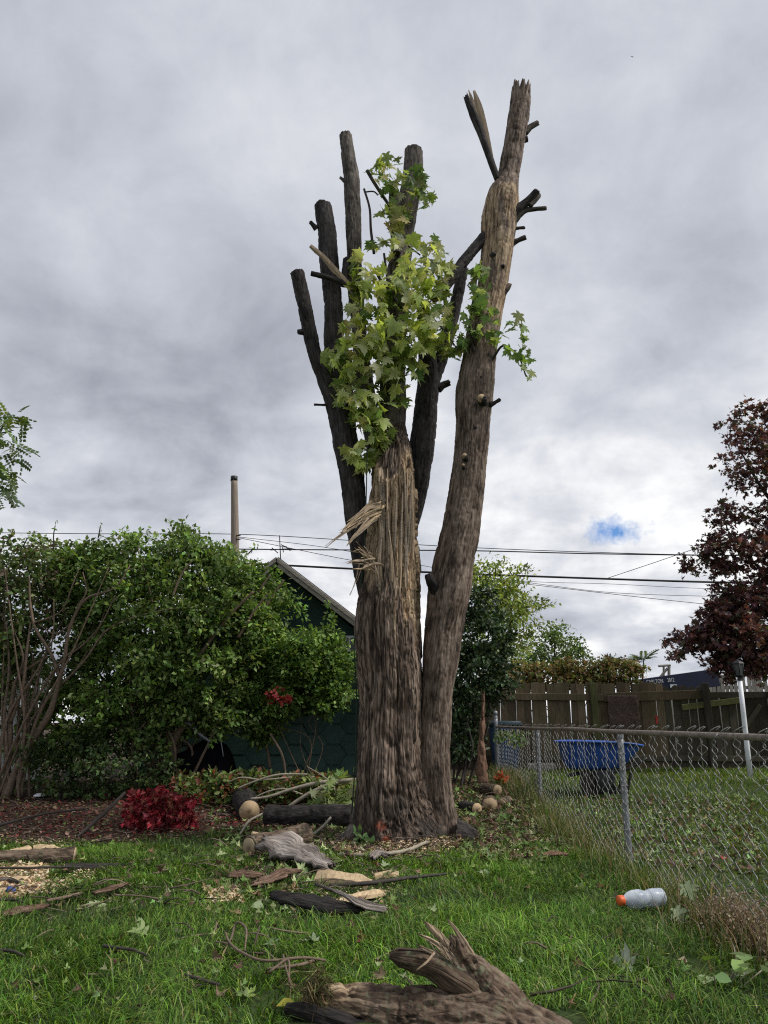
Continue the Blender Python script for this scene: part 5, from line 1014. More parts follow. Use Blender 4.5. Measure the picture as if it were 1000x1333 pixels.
def shrubs():
    b = G(10, 1040); Yb = b[1]
    st = [[(8, 1040, 20, Yb), (22, 1000, 17, Yb), (45, 960, 17, Yb-.05), (64, 930, 16, Yb-.1), (74, 900, 12, Yb-.1), (84, 860, 10, Yb-.15), (90, 820, 8, Yb-.2), (112, 780, 7, Yb-.25), (150, 765, 5, Yb-.3), (170, 735, 3, Yb-.3)],
          [(80, 885, 9, Yb-.1), (66, 850, 9, Yb-.1), (45, 815, 8, Yb-.1), (40, 790, 6, Yb-.1), (38, 750, 4, Yb-.1)], [(82, 890, 7, Yb-.12), (110, 860, 6, Yb-.25), (140, 820, 5, Yb-.3), (180, 802, 4, Yb-.35), (225, 792, 2, Yb-.4)],
          [(86, 855, 6, Yb-.15), (110, 838, 5, Yb-.25), (130, 815, 4, Yb-.3), (150, 775, 3, Yb-.3)], [(5, 1040, 18, Yb+.05), (12, 980, 16, Yb+.05), (15, 920, 12, Yb+.05), (25, 880, 9, Yb), (45, 865, 7, Yb), (62, 855, 6, Yb)], [(14, 940, 9, Yb), (28, 900, 8, Yb-.05), (36, 840, 6, Yb-.1), (40, 810, 5, Yb-.1)], [(10, 985, 9, Yb), (6, 930, 8, Yb), (12, 870, 6, Yb), (8, 810, 5, Yb)],
          [(42, 812, 5, Yb-.1), (80, 795, 4, Yb-.15), (95, 760, 3, Yb-.2), (103, 740, 2, Yb-.2)], [(20, 890, 6, Yb), (30, 860, 5, Yb-.1), (16, 815, 3, Yb-.1)], [(96, 810, 4, Yb-.2), (70, 825, 4, Yb-.1), (50, 812, 3, Yb-.1)], [(100, 790, 4, Yb-.2), (112, 772, 4, Yb-.2), (108, 745, 3, Yb-.2)], [(66, 850, 4, Yb-.1), (70, 815, 3, Yb-.15), (70, 780, 3, Yb-.15)]]
    st = [[(a, b_, w*.5, y) for a, b_, w, y in rw] for rw in st]
    r0 = rng(64)
    for k in range(10):
        x0 = r0.uniform(-12, 30); x1 = r0.uniform(-20, 175); y1 = r0.uniform(735, 850); w = r0.uniform(1.8, 3.6); d = r0.uniform(-.4, .35)
        st.append([(x0, 1035, w*1.3, Yb), (x0*.6+x1*.25+6*r0.standard_normal(), 940, w, Yb+d*.4), (x0*.3+x1*.65+8*r0.standard_normal(), 860, w*.7, Yb+d*.8), (x1, y1, w*.3, Yb+d)])
    T, C = shrub('twiggy_shrub', 'leggy shrub with bare brown forking stems at the left edge', b, [(-40, 738), (40, 722), (100, 735), (110, 770), (90, 800), (60, 850), (30, 900), (-40, 960)], Yb+.55, .6, 170, 60, .27, .10, [(.10, .165, .045), (.14, .21, .065), (.20, .27, .10), (.065, .11, .035), (.24, .28, .14), (.12, .09, .06)], 1, st, nst=4, srad=.022, hollow=.4, spr=14, ymx=740)
    C = clumps([(-30, 880), (20, 860), (70, 850), (120, 870), (110, 930), (60, 985), (0, 1000), (-30, 990)], Yb+.9, .35, 60, rng(19)); V, Fs, A = foliage(C, 44, .2, .09, BG, rng(20)); part('foliage', V, Fs, M_LEAF, T, A, kind='stuff')
    r = rng(41); a = G(215, 1028); a[1] = 13.0; a[0] = P(215, 1020, 13.0)[0]; a[2] = hz(a[0], 13.0)
    poly = [(60, 748), (92, 724), (130, 708), (160, 712), (200, 716), (238, 702), (262, 718), (290, 732), (326, 744), (340, 775), (352, 820), (330, 880), (320, 940), (285, 965), (250, 940), (215, 975), (170, 1000), (110, 985), (60, 1000), (70, 900), (110, 820)]
    st = [[(208, 1012, 14, a[1]), (222, 975, 12, a[1]-.1), (236, 948, 10, a[1]-.15), (262, 930, 8, a[1]-.1)], [(180, 1010, 4, a[1]-.3), (172, 980, 4, a[1]-.35), (178, 955, 3, a[1]-.35), (190, 940, 3, a[1]-.3)], [(130, 1010, 7, a[1]), (136, 960, 6, a[1]), (120, 900, 5, a[1])], [(255, 860, 5, a[1]-.5), (300, 800, 4, a[1]-.6), (330, 770, 3, a[1]-.6)], [(310, 830, 4, a[1]-.5), (335, 790, 3, a[1]-.5), (352, 770, 2, a[1]-.5)], [(225, 775, 3, a[1]-.8), (238, 745, 2.5, a[1]-.8), (250, 730, 2, a[1]-.8)], [(255, 815, 4, a[1]-.7), (275, 790, 3, a[1]-.7)]]
    shrub('overgrown_bush', 'tallest overgrown dark green bush, middle of the thicket left of the tree', a, poly, 13.0, .9, 900, 62, .23, .09, BG, 2, st, nst=30, srad=.026, tone=.34, hollow=.46, spr=36, ymx=740)
    # leafy shoots sticking out of the top
    Yc = 13.35; c = P(400, 1000, Yc); c[2] = hz(c[0], Yc)
    poly = [(318, 752), (350, 748), (372, 782), (400, 795), (425, 810), (440, 832), (450, 862), (456, 900), (448, 915), (425, 925), (400, 935), (385, 915), (360, 940), (340, 970), (322, 940), (330, 860), (322, 800)]
    st = [[(352, 1000, 4, Yc+.1), (346, 950, 3, Yc), (360, 900, 3, Yc-.1)], [(372, 1008, 3, Yc-.3), (368, 985, 3, Yc-.35), (352, 955, 3, Yc-.3)], [(330, 815, 4, Yc-.4), (355, 775, 3, Yc-.4), (370, 755, 2, Yc-.4)], [(318, 800, 4, Yc-.4), (340, 765, 3, Yc-.4), (352, 748, 2, Yc-.4)]]
    T, C3 = shrub('leafy_bush', 'fresher green small-leaved bush spreading in front of the green garage', c, poly, Yc, .7, 460, 60, .21, .085, [(.13, .225, .045), (.17, .275, .06), (.09, .16, .036), (.22, .33, .09), (.065, .115, .03)], 3, st, nst=5, srad=.010, hollow=.5, spr=12, ymx=880, tone=.3)
    # low ivy and seedlings under the thicket
    d = P(120, 1015, 12.6); d[2] = hz(d[0], 12.6); r = rng(8)
    shrub('low_undergrowth', 'low dark undergrowth at the foot of the thicket by the mulch bed', d, [(20, 960), (120, 950), (200, 965), (235, 1000), (225, 1030), (150, 1035), (60, 1035), (25, 1010)], d[1]-.1, .45, 120, 34, .16, .07, [(.05, .09, .03), (.08, .13, .04), (.12, .17, .07), (.035, .06, .02)], 4, [], nst=6, srad=.008, smat=M_TWIGD)
    # red dying creeper leaves hanging in the bush
    q = P(365, 912, Yc-.9); V, Fs, A = foliage(np.array([q, q+np.array([.12, 0, -.03]), q+np.array([-.1, .05, .1])]), 26, .12, .09, [(.22, .02, .025), (.30, .05, .04), (.13, .015, .02)], r, LEAF)
    solo('red_creeper', 'sprig of deep red creeper leaves hanging in the bush by the garage', 'creeper', V, Fs, M_LEAF, kind=None, attrs=A)
    # shoots above the thicket
    for k, rw in enumerate([[(70, 715, 2, Yb-.1), (70, 695, 1.6, Yb-.1), (72, 684, 1.2, Yb-.1)], [(30, 712, 2, Yb), (36, 700, 1.5, Yb)], [(128, 700, 2, Yb), (131, 684, 1.5, Yb)], [(236, 690, 2, Yb), (238, 678, 1.2, Yb)], [(322, 722, 2, Yc-.5), (332, 712, 1.5, Yc-.5)]]):
        V, Fs, A = pxlimb(rw, seg=5, n=8); tip = np.array([P(rw[-1][0]+dx, rw[-1][1]+dy, rw[-1][3]) for dx, dy in ((0, 0), (3, -2), (-3, 3), (2, 5))]); kk = len(tip)
        I = inst(LEAF, tip, rng(k).standard_normal((kk, 3)), rng(k+9).standard_normal((kk, 3)), .09, pal(BG, kk, rng(k))); A = {'Col': np.full((len(V), 3), .06)}
        V, Fs, A = cat_mesh([(V, Fs, A), I]); par = bpy.data.objects['twiggy_shrub'] if k < 2 else bpy.data.objects['overgrown_bush'] if k < 4 else bpy.data.objects['leafy_bush']; part('shoot', V, Fs, M_LEAF, par, A)
    # dark ivy-grown shrub right of the trunk, with the rotten stump it climbs on
    e = G(605, 1000); Ye = 13.6; e = np.array([P(606, 990, Ye)[0], Ye, 0.0]); e[2] = hz(e[0], Ye)
    shrub('ivy_thicket', 'dark glossy ivy thicket close behind the right stem', e, [(586, 800), (600, 775), (630, 770), (650, 800), (662, 830), (655, 860), (668, 885), (655, 905), (640, 925), (628, 920), (622, 975), (600, 995), (584, 990), (578, 900)], Ye, .55, 190, 48, .2, .085, [(.025, .05, .02), (.04, .075, .028), (.06, .10, .04), (.10, .14, .08), (.02, .035, .015)], 6, [[(600, 1000, 5, Ye), (590, 960, 4, Ye-.3), (583, 930, 3, Ye-.3)], [(610, 1000, 3, Ye-.4), (615, 975, 2.5, Ye-.4), (608, 940, 2, Ye-.4)]], M_DARKLEAF, tm=LEAF, nst=8, srad=.02, smat=M_TWIGD)
    Ys = 13.0; V, Fs, A = pxlimb([(628, 1018, 16, Ys), (627, 980, 12, Ys), (628, 940, 11, Ys), (629, 905, 8, Ys)], seg=24, n=80, bark=.02, bf=10, st=4, lump=.2, jag=.12, seed=8); solo('rotten_stump', 'tall narrow reddish rotten stump beside the blue bin', 'stump', V, Fs, M_STUMP, attrs=A)
    # ivy strand on the fence rail
    r = rng(91); yy = r.uniform(13.2, 16.4, 220); pp = np.stack([FX+.06*r.standard_normal(220), yy, 1.17-.22*r.random(220)**2], -1); n = 220
    V, Fs, A = inst(LEAF, pp, r.standard_normal((n, 3))+np.array([-.4, -.5, -.5]), r.standard_normal((n, 3))*.4+np.array([-.5, -.4, .5]), r.uniform(.05, .11, n), pal([(.10, .17, .05), (.16, .24, .07), (.06, .11, .03), (.4, .42, .3)], n, r))
    vt = thing('fence_vine', 'green vine trailing along the far end of the chain link rail', 'vine', (FX, 14.8, hz(FX, 14.8))); part('foliage', V, Fs, M_LEAF, vt, A, kind='stuff')
    V, Fs, A = tube([[FX+.03, 16.4, .4], [FX+.02, 16.2, 1.1], [FX-.03, 15, 1.25], [FX+.02, 13.2, 1.22]], [.008]*4, seg=6, n=30); part('stem', V, Fs, M_TWIGD, vt, A)
    # vines over the board fence
    Yv = 18.1; bb = np.array([P(745, 900, Yv)[0], Yv, hz(4, Yv)])
    shrub('vine_hedge', 'autumn vine draped along the top of the board fence, green turning orange brown', bb, [(628, 880), (660, 866), (700, 868), (740, 862), (770, 866), (800, 860), (822, 864), (834, 872), (834, 884), (826, 895), (800, 893), (760, 896), (700, 895), (640, 898), (625, 892)], Yv, .35, 210, 44, .17, .085, [(.16, .20, .05), (.23, .26, .08), (.30, .21, .08), (.27, .16, .08), (.10, .14, .04), (.18, .11, .06)], 9, [], cat='vine', nst=8, srad=.015)
shrubs()

def tree(name, label, base, poly, Y, th, n, per, cr, size, cols, seed, limbs, mat=M_LEAF, tm=RHOMB, bmat=M_TWIGD, **kw):
    r = rng(seed); T = thing(name, label, 'tree', base); C = clumps(poly, Y, th, n, r); V, Fs, A = foliage(C, per, cr, size, cols, r, tm, **kw); part('crown', V, Fs, mat, T, A, kind='stuff')
    for k, (pts, rr) in enumerate(limbs):
        V, Fs, A = tube(pts, rr, seg=10, n=24, lump=.08, seed=seed+k); part('trunk' if k == 0 else 'limb', V, Fs, bmat, T, A)
    # twigs joining limb ends with leaf clumps
    ends = np.concatenate([spline(np.array(p, float), 8)[3:] for p, _ in limbs])
    for k in range(min(n//3, 40)):
        c = C[r.integers(0, n)]; e = ends[np.argmin(np.linalg.norm(ends-c, axis=1))]; m = (c+e)/2+np.array([0, 0, .1])+.08*r.standard_normal(3)
        V, Fs, A = tube([e, m, c], [.018, .012, .005], seg=5, n=8, seed=k); part('twig', V, Fs, bmat, T, A)
    return T
def trees():
    def mk(px, Y, gy=None): x = P(px, 900, Y)[0]; return np.array([x, Y, hz(x, Y)])
    LG = [(.23, .30, .065), (.31, .39, .09), (.17, .23, .05), (.40, .46, .14), (.12, .17, .04)]
    Y = 24.5; b = mk(655, Y); q = lambda px, py, dy=0: P(px, py, Y+dy)
    tree('locust_tree', 'loose light green tree rising right of the tall stem behind the fence', b, [(590, 770), (602, 745), (640, 734), (672, 738), (690, 750), (700, 775), (706, 800), (696, 825), (690, 850), (668, 866), (640, 880), (600, 890), (590, 830)], Y, 1.3, 135, 46, .42, .13, LG, 31,
         [([b, q(655, 850), q(652, 800), q(654, 760)], [.13, .10, .07, .03]), ([q(655, 840), q(672, 800, .2), q(685, 775, .2)], [.06, .04, .015]), ([q(653, 830), q(632, 790, -.2), q(618, 760, -.2)], [.06, .04, .015]), ([q(652, 800), q(660, 770), q(668, 750)], [.04, .025, .01])], tone=.25, flat=.6)
    Y = 27.0; b = mk(722, Y); q = lambda px, py, dy=0: P(px, py, Y+dy)
    tree('round_tree', 'small rounded green tree between the locust tree and the fronds', b, [(672, 862), (690, 838), (706, 824), (724, 816), (738, 826), (752, 838), (764, 858), (762, 876), (690, 880)], Y, 1.2, 70, 46, .36, .12, [(.11, .18, .05), (.16, .24, .075), (.22, .29, .10), (.07, .11, .035)], 32, [([b, q(722, 880), q(722, 850)], [.12, .09, .03]), ([q(722, 868), q(738, 845)], [.05, .02]), ([q(722, 868), q(702, 848)], [.05, .02])])
    # ailanthus fronds over the vine
    Y = 19.5; b = mk(820, Y); T = thing('sumac_tree', 'sumac with drooping feathery fronds above the vine on the fence', 'tree', b); r = rng(33); tips = [P(a, c, Y) for a, c in ((803, 862), (818, 862), (838, 858))]
    it = []
    for k, t in enumerate(tips):
        V, Fs, A = tube([b+np.array([.1*k-.1, 0, 0]), (b+t)/2+np.array([.05, 0, .1]), t], [.05, .035, .012], seg=8, n=14); part('trunk', V, Fs, M_TWIGD, T, A)
        n = 13; az = np.linspace(0, 2*math.pi, n, endpoint=False)+k; fw = np.stack([np.cos(az), np.sin(az), .35+.25*r.standard_normal(n)], -1); it.append(inst(FROND, np.repeat(t[None], n, 0), fw, np.repeat([[0, 0, 1.0]], n, 0), r.uniform(.28, .45, n), pal([(.07, .11, .06), (.10, .15, .08)], n, r)))
    V, Fs, A = cat_mesh(it); part('crown', V, Fs, M_LEAF, T, A, kind='stuff')
    # dark red maple at the right edge
    Y = 16.2; b = mk(1062, Y); q = lambda px, py, dy=0: P(px, py, Y+dy); RD = [(.10, .042, .05), (.14, .055, .06), (.06, .032, .04), (.165, .07, .06), (.085, .085, .045), (.20, .095, .07)]
    polys = [[(925, 600), (940, 560), (965, 530), (985, 540), (1000, 520), (1060, 500), (1060, 700), (1000, 690), (970, 660), (945, 640), (925, 625)], [(890, 735), (915, 715), (935, 690), (935, 650), (985, 660), (1060, 690), (1060, 770), (985, 760), (950, 745), (905, 748)], [(872, 838), (890, 820), (918, 815), (925, 770), (960, 755), (1060, 770), (1060, 880), (1000, 872), (985, 880), (960, 872), (940, 880), (925, 855), (900, 845), (885, 862)]]
    T = thing('red_maple', 'dark red leaved maple overhanging the lamp post at the right edge', 'tree', b); r = rng(34); it = []; CC = []
    for pl, n, per in zip(polys, (90, 85, 165), (42, 40, 52)):
        C = clumps(pl, Y, 1.0, n, r); CC.append(C); it.append(foliage(C, per, .27, .105, RD, r, MAPLE, droop=.5, tone=.25))
    V, Fs, A = cat_mesh(it); part('crown', V, Fs, M_DARKLEAF, T, A, kind='stuff'); C = np.concatenate(CC)
    limbs = [([b, q(1062, 850), q(1055, 760), q(1040, 640), q(1020, 560)], [.2, .16, .12, .07, .03]), ([q(1060, 830), q(1000, 800), q(945, 790), q(905, 835)], [.08, .05, .03, .01]), ([q(1056, 780), q(1000, 725), q(950, 705), q(905, 738)], [.07, .045, .025, .01]), ([q(1048, 700), q(995, 640), q(960, 580)], [.06, .04, .012]), ([q(1058, 860), q(1000, 850), q(960, 850)], [.06, .04, .012])]
    for k, (p, rr) in enumerate(limbs): V, Fs, A = tube(p, rr, seg=10, n=26, lump=.08, seed=k); part('trunk' if k == 0 else 'limb', V, Fs, M_LIMB, T, A)
    ends = np.concatenate([spline(np.array(p, float), 10)[3:] for p, _ in limbs])
    for k in range(60):
        c = C[r.integers(0, len(C))]; e = ends[np.argmin(np.linalg.norm(ends-c, axis=1))]; V, Fs, A = tube([e, (c+e)/2+np.array([0, 0, .06]), c], [.014, .009, .004], seg=5, n=8); part('twig', V, Fs, M_LIMB, T, A)
    # compound-leaved tree reaching in at the left edge
    Y = 9.5; b = mk(-190, Y); q = lambda px, py, dy=0: P(px, py, Y+dy); T = thing('walnut_tree', 'feathery green branch ends of a tree reaching in at the left edge', 'tree', b); r = rng(35)
    limbs = [([b, q(-190, 800), q(-180, 650), q(-170, 500), q(-150, 380)], [.16, .14, .12, .08, .05]), ([q(-182, 680), q(-110, 610), q(-40, 575), q(18, 560)], [.06, .04, .022, .006]), ([q(-182, 700), q(-110, 660), q(-40, 640), q(5, 640)], [.05, .035, .02, .006]), ([q(-172, 560), q(-100, 490), q(-40, 465), q(-12, 458)], [.05, .035, .02, .006])]
    for k, (p, rr) in enumerate(limbs): V, Fs, A = tube(p, rr, seg=10, n=24, lump=.06, seed=k); part('trunk' if k == 0 else 'limb', V, Fs, M_TWIGD, T, A)
    x, y = scat([(-120, 540), (-40, 530), (8, 532), (26, 538), (34, 552), (32, 575), (26, 605), (14, 635), (0, 652), (-60, 670), (-120, 640)], 420, r); c = np.array([P(a, d, Y+o) for a, d, o in zip(x, y, r.uniform(-.5, .5, 420))])
    c = np.concatenate([c, np.array([P(-30+14*r.random(), 455+12*k, Y) for k in range(3)])]); n = len(c)
    V, Fs, A = inst(FROND2, c, np.stack([.6*r.standard_normal(n)+.25, .5*r.standard_normal(n), -.25+.35*r.standard_normal(n)], -1), r.standard_normal((n, 3))*.35+np.array([0, -.3, .8]), r.uniform(.15, .28, n), pal([(.08, .13, .035), (.12, .18, .05), (.055, .09, .03), (.17, .23, .07)], n, r)); part('crown', V, Fs, M_LEAF, T, A, kind='stuff')
trees()

# ------------------------------------------------------------------ things under the thicket
def under():
    # white boards and post of a neighbour's fence showing through the leaves
    Y = 14.3; c = P(45, 920, Y); T = thing('white_fence', 'dirty white board fence glimpsed through the leggy shrub', 'fence', (c[0], Y, hz(c[0], Y))); r = rng(4)
    x0, x1 = P(-60, 900, Y)[0], P(66, 900, Y)[0]; k = 0; x = x0; zt = P(0, 865, Y)[2]; g = hz(c[0], Y); m = picket_mesh(.15, zt-g, False, M_GREYW, 5)
    while x < x1: o = bpy.data.objects.new('picket', m); COL.objects.link(o); o.parent = T; o.location = (x-c[0], .004*r.standard_normal(), 0); x += .165; k += 1
    for z in (.35, 1.2): V, Fq = bevbox(((x0+x1)/2, Y+.045, g+z), (x1-x0, .05, .1), .006); part('rail', V, Fq, M_GREYW, T, smooth=False)
    q = P(93, 980, 13.6); g = hz(q[0], 13.6); V, Fq = bevbox((q[0], 13.6, g+.45), (.10, .10, .95), .008, eul(0, .05, 0)); solo('white_post', 'short peeling white post under the tallest bush', 'post', V, Fq, M_GREYW, smooth=False)
    # black covered mound in the gap under the bushes
    Y = 13.3; c = P(262, 985, Y); g = hz(c[0], Y); n, m = 40, 16; th = np.linspace(0, 2*math.pi, n, endpoint=False); V = []
    for i in range(m):
        f = i/(m-1)*math.pi/2; rr = math.cos(f)**.55; z = math.sin(f)
        for t in th: V.append([c[0]+.62*rr*math.cos(t), Y+.45*rr*math.sin(t), g+z*.66*(1-.18*math.cos(t-2.6))])
    V = np.array(V); V += .03*np.stack([vn(V, 4), vn(V+9, 4), vn(V+4, 4)], -1); i = np.arange(m-1)[:, None]*n; j = np.arange(n)[None]
    Tp = thing('covered_grill', 'black tarpaulin cover over something under the bush left of the garage wall', 'cover', (c[0], Y, g)); part('tarpaulin', V, np.stack([i+j, i+(j+1) % n, i+n+(j+1) % n, i+n+j], -1).reshape(-1, 4), M_TARP, Tp)
    V, Fs, A = tube([P(240, 940, Y-.48), P(247, 943, Y-.5), P(262, 957, Y-.5), P(275, 966, Y-.48)], [.03, .035, .03, .02], seg=8, n=20); part('hem', V, Fs, M_GALV, Tp, A)
    V, Fs, A = tube([P(280, 942, Y-.5), P(286, 958, Y-.5), P(291, 985, Y-.5)], [.008, .008, .008], seg=6, n=10); part('pole', V, Fs, M_GALV, Tp, A)
    # white cap of a garden light in the mulch
    g = G(51, 1041); T = thing('garden_light', 'small garden stake light with a white cap in the mulch bed', 'light', g)
    V, Fq = lathe([(.001, .075), (.05, .07), (.085, .045), (.09, .035), (.085, .03), (.001, .03)], 20); part('cap', V+g+np.array([0, 0, .02]), Fq, M_WHITE, T); V, Fq = lathe([(.04, -.05), (.045, .05)], 12); part('body', V+g, Fq, M_BLACK, T)
    # red-leaved cut bush
    b = G(212, 1082); r = rng(50); poly = [(172, 1052), (176, 1036), (195, 1024), (215, 1030), (228, 1026), (244, 1040), (254, 1054), (250, 1068), (236, 1078), (205, 1082), (182, 1076), (172, 1066)]
    T = thing('red_bush', 'low bush of bright crimson leaves at the edge of the mulch', 'bush', b); C = clumps(poly, b[1]+.2, .38, 130, r); C[:, 2] = terrain(C[:, 0], C[:, 1])+(C[:, 2]-terrain(C[:, 0], C[:, 1]))*r.uniform(.3, 1.0, 130); C = C[vn(C*5+3, 1.0) > -.25]
    V, Fs, A = foliage(C, 44, .12, .07, [(.34, .03, .045), (.46, .05, .07), (.24, .02, .03), (.13, .012, .02), (.52, .13, .14), (.24, .08, .05)], r, (MAPLE[0]*np.array([.9, 1, 1.6]), MAPLE[1]), droop=.3, tone=.35); part('foliage', V, Fs, M_LITTER, T, A, kind='stuff')
    for k in range(12): c = C[r.integers(0, len(C))]; V, Fs, A = tube([b+np.array([.12*r.standard_normal(), .1, 0]), (b+c)/2+.08*r.standard_normal(3)+np.array([0, 0, .05]), c+np.array([0, -.05, .05])], [.008, .006, .002], seg=5, n=8); part('stem', V, Fs, M_TWIG, T, A)
    # heap of cut leafy tops between the red bush and the trunk
    b = G(330, 1050); C = clumps([(225, 1020), (300, 1000), (340, 1008), (400, 1004), (460, 1008), (462, 1060), (400, 1062), (350, 1045), (290, 1062), (260, 1070), (240, 1045)], b[1]+.2, .5, 190, r)
    C[:, 2] = np.minimum(C[:, 2], terrain(C[:, 0], C[:, 1])+.30); C[:, 2] = np.maximum(C[:, 2], terrain(C[:, 0], C[:, 1])+.05)
    V, Fs, A = foliage(C, 26, .15, .10, [(.11, .17, .045), (.17, .24, .07), (.24, .30, .11), (.07, .11, .03), (.20, .07, .04), (.12, .10, .05)], r, LEAF, droop=.2); solo('cut_greenery', 'heap of cut green leafy tops left of the trunk', 'cuttings', V, Fs, M_LEAF, kind='stuff', attrs=A)
    C = clumps([(395, 1035), (462, 1035), (462, 1062), (420, 1060)], 11.0, .3, 20, r); n = 130; C = C[r.integers(0, 20, n)]+.12*r.standard_normal((n, 3)); V, Fs, A = inst(MAPLE, C, r.standard_normal((n, 3)), r.standard_normal((n, 3))*.5+np.array([0, -.4, .7]), r.uniform(.09, .17, n), pal([(.22, .30, .10), (.32, .38, .18), (.14, .2, .06)], n, r)); solo('cut_maple_leaves', 'pile of pale green maple leaves against the left side of the trunk', 'cuttings', V, Fs, M_LEAF, kind='stuff', attrs=A)
under()

# ------------------------------------------------------------------ logs, bark and branches on the ground
def log(name, label, p0, p1, r0, r1, bm=M_LOG, cuts=(1, 1), seed=0, cm=M_CUT, bend=0.0, n=60, group=None):
    p0, p1 = np.asarray(p0, float), np.asarray(p1, float); m = (p0+p1)/2+np.array([0, 0, bend])
    T = thing(name, label, 'log', (m[0], m[1], hz(m[0], m[1])), group); V, Fs, A = tube([p0, m, p1], [r0, (r0+r1)/2, r1], seg=36, n=n, bark=.06*r0, bf=3.0/r0, st=3, lump=.12, seed=seed)
    if bm is M_LOG: A['bare'] = np.zeros(len(V)); A['tan'] = np.zeros(len(V))
    part('bark', V, Fs, bm, T, A); d = (p1-p0)/np.linalg.norm(p1-p0)
    for e, (p, dd, r) in enumerate(((p0, -d, r0), (p1, d, r1))):
        if cuts[e]: V, Fs, A = disc(p+dd*.004, dd, r*.9, 28, seed=seed+e, wob=.06); part('cut_end', V, Fs, cm, T, A)
    return T
def gl(px, py, r, sink=.02):
    """centre of a log of radius r whose lower edge meets the ground at the pixel"""
    g = G(px, py); return g+np.array([0, 0, r-sink])
M_LOG2 = barkmat('loose_brown_bark', (.06, .036, .024), (.24, .16, .115), warm=.5, pl=.5)
def ground_wood():
    log('cut_log', 'log with round pale sawn end facing the camera, left of the trunk', gl(324, 1069, .15), gl(324, 1069, .15)+np.array([-.28, .95, .1]), .15, .15, M_LOGB, (1, 0), 1)
    log('cut_log', 'dark log propped up behind the round pale sawn end', gl(284, 1035, .13)+np.array([0, .1, .13]), gl(318, 1060, .13)+np.array([.05, .15, .05]), .12, .13, M_LOGB, (1, 0), 2, M_CUTD)
    log('cut_log', 'charred looking black log lying against the left foot of the trunk', gl(346, 1074, .13), gl(458, 1078, .14)+np.array([0, .15, 0]), .14, .15, M_LOGB, (0, 0), 3)
    log('cut_log', 'short thick log under the grey bark slab', gl(324, 1116, .115), gl(388, 1108, .13)+np.array([.05, .28, .02]), .105, .135, M_LOG, (1, 0), 4, M_CUTD)
    V, Fs, A = sliver_mesh([gl(330, 1108, .13)+np.array([0, -.1, .1]), gl(352, 1112, .1)+np.array([0, -.08, .1]), gl(372, 1110, .1)+np.array([0, -.05, .12])], [.05, .1, .03], .03, seed=5); solo('torn_wood', 'torn pale sapwood strip on the short thick log', 'wood', V, Fs, M_SPLIT, attrs=A)
    log('cut_log', 'small dark log with tan cut face, leftmost of the row right of the trunk', gl(621, 1060, .085), gl(621, 1060, .085)+np.array([-.17, .26, 0]), .095, .095, M_LOGB, (1, 0), 6)
    log('cut_log', 'pale tan log between two smaller logs right of the trunk', gl(638, 1056, .09), gl(638, 1056, .09)+np.array([.05, .32, 0]), .12, .115, M_LOG, (1, 0), 7)
    log('cut_log', 'small split log at the right end of the row by the fence', gl(653, 1052, .07), gl(653, 1052, .07)+np.array([.13, .22, .02]), .085, .085, M_LOG, (1, 0), 8)
    log('cut_log', 'short log half hidden behind the row right of the trunk', gl(652, 1046, .1)+np.array([0, .32, .08]), gl(645, 1044, .1)+np.array([-.1, .6, .06]), .085, .085, M_LOG, (1, 0), 9)
    log('cut_log', 'thin log with small pale end close to the right root of the trunk', gl(617, 1090, .06), gl(600, 1088, .06)+np.array([-.1, .15, 0]), .06, .065, M_LOGB, (1, 0), 10)
    log('cut_log', 'long brown log at the left edge of the mulch bed', gl(-30, 1126, .07), gl(96, 1122, .075), .075, .085, M_LOG, (0, 1), 11, M_CUTD)
    log('cut_log', 'thin dark branch log lying in the grass right of the sawdust', gl(84, 1136, .045), gl(172, 1129, .03), .055, .03, M_LOGB, (1, 0), 12, M_CUTD)
    # bark slabs and split pieces: px path, widths in metres
    def slab(nm, lab, path, wd, th, mt, curl=0.0, lift=.05, seed=0, up=(0, -.35, 1), n=18, cat='bark'):
        C = [G(a, b, lift+(c if c else 0)) for a, b, c in path]; V, Fs, A = sliver_mesh(C, wd, th, n, up, seed, curl, rl=.15 if mt is M_SPLIT else .5, jagw=.08 if mt is M_SPLIT else .18); return solo(nm, lab, cat, V, Fs, mt, attrs=A, smooth=mt is not M_SPLIT)
    slab('bark_slab', 'large weathered grey bark slab leaning on the short log', [(342, 1122, .16), (362, 1124, .15), (392, 1132, .12), (428, 1141, .06)], [.20, .30, .27, .10], .05, M_SLAB, -.15, .05, 1, (.1, -.75, 1))
    def billet(nm, lab, a, b, w, h, seed, cat='wood', mt=M_SPLIT, lift=.0):
        """a cleft piece of wood: four-sided, sharp-edged, ends broken off unevenly"""
        r = rng(seed); p0, p1 = G(*a, lift), G(*b, lift); n = 14; t = np.linspace(0, 1, n); C = p0+(p1-p0)*t[:, None]; d = norml((p1-p0)[None])[0]; sx = norml(np.cross(d, [0, 0, 1.0])[None])[0]; up = np.cross(sx, d)
        pf = np.array([[-.5, 0], [.5, -.05], [.42, .55], [.05, 1.0], [-.40, .7]]); taper = np.interp(t, [0, .25, .8, 1], [.8, 1, 1.0, .62]); V = []; ph = r.uniform(0, 6, 10)
        eo = .16*L_(p0, p1)*(r.random(5)-.3)
        for i in range(n):
            for k, (u, v) in enumerate(pf):
                q = C[i]+sx*u*w*taper[i]*(1+.10*math.sin(t[i]*5+ph[k])+.02*r.standard_normal())+up*v*h*taper[i]*(1+.14*math.sin(t[i]*4+ph[k+5])+.02*r.standard_normal())
                if i == n-1: q = q+d*eo[k]
                if i == 0: q = q-d*eo[4-k]*.6
                V.append(q)
        i = np.arange(n-1)[:, None]*5; j = np.arange(5)[None]; j2 = (j+1) % 5; Fq = np.stack([i+j, i+j2, i+5+j2, i+5+j], -1).reshape(-1, 4)
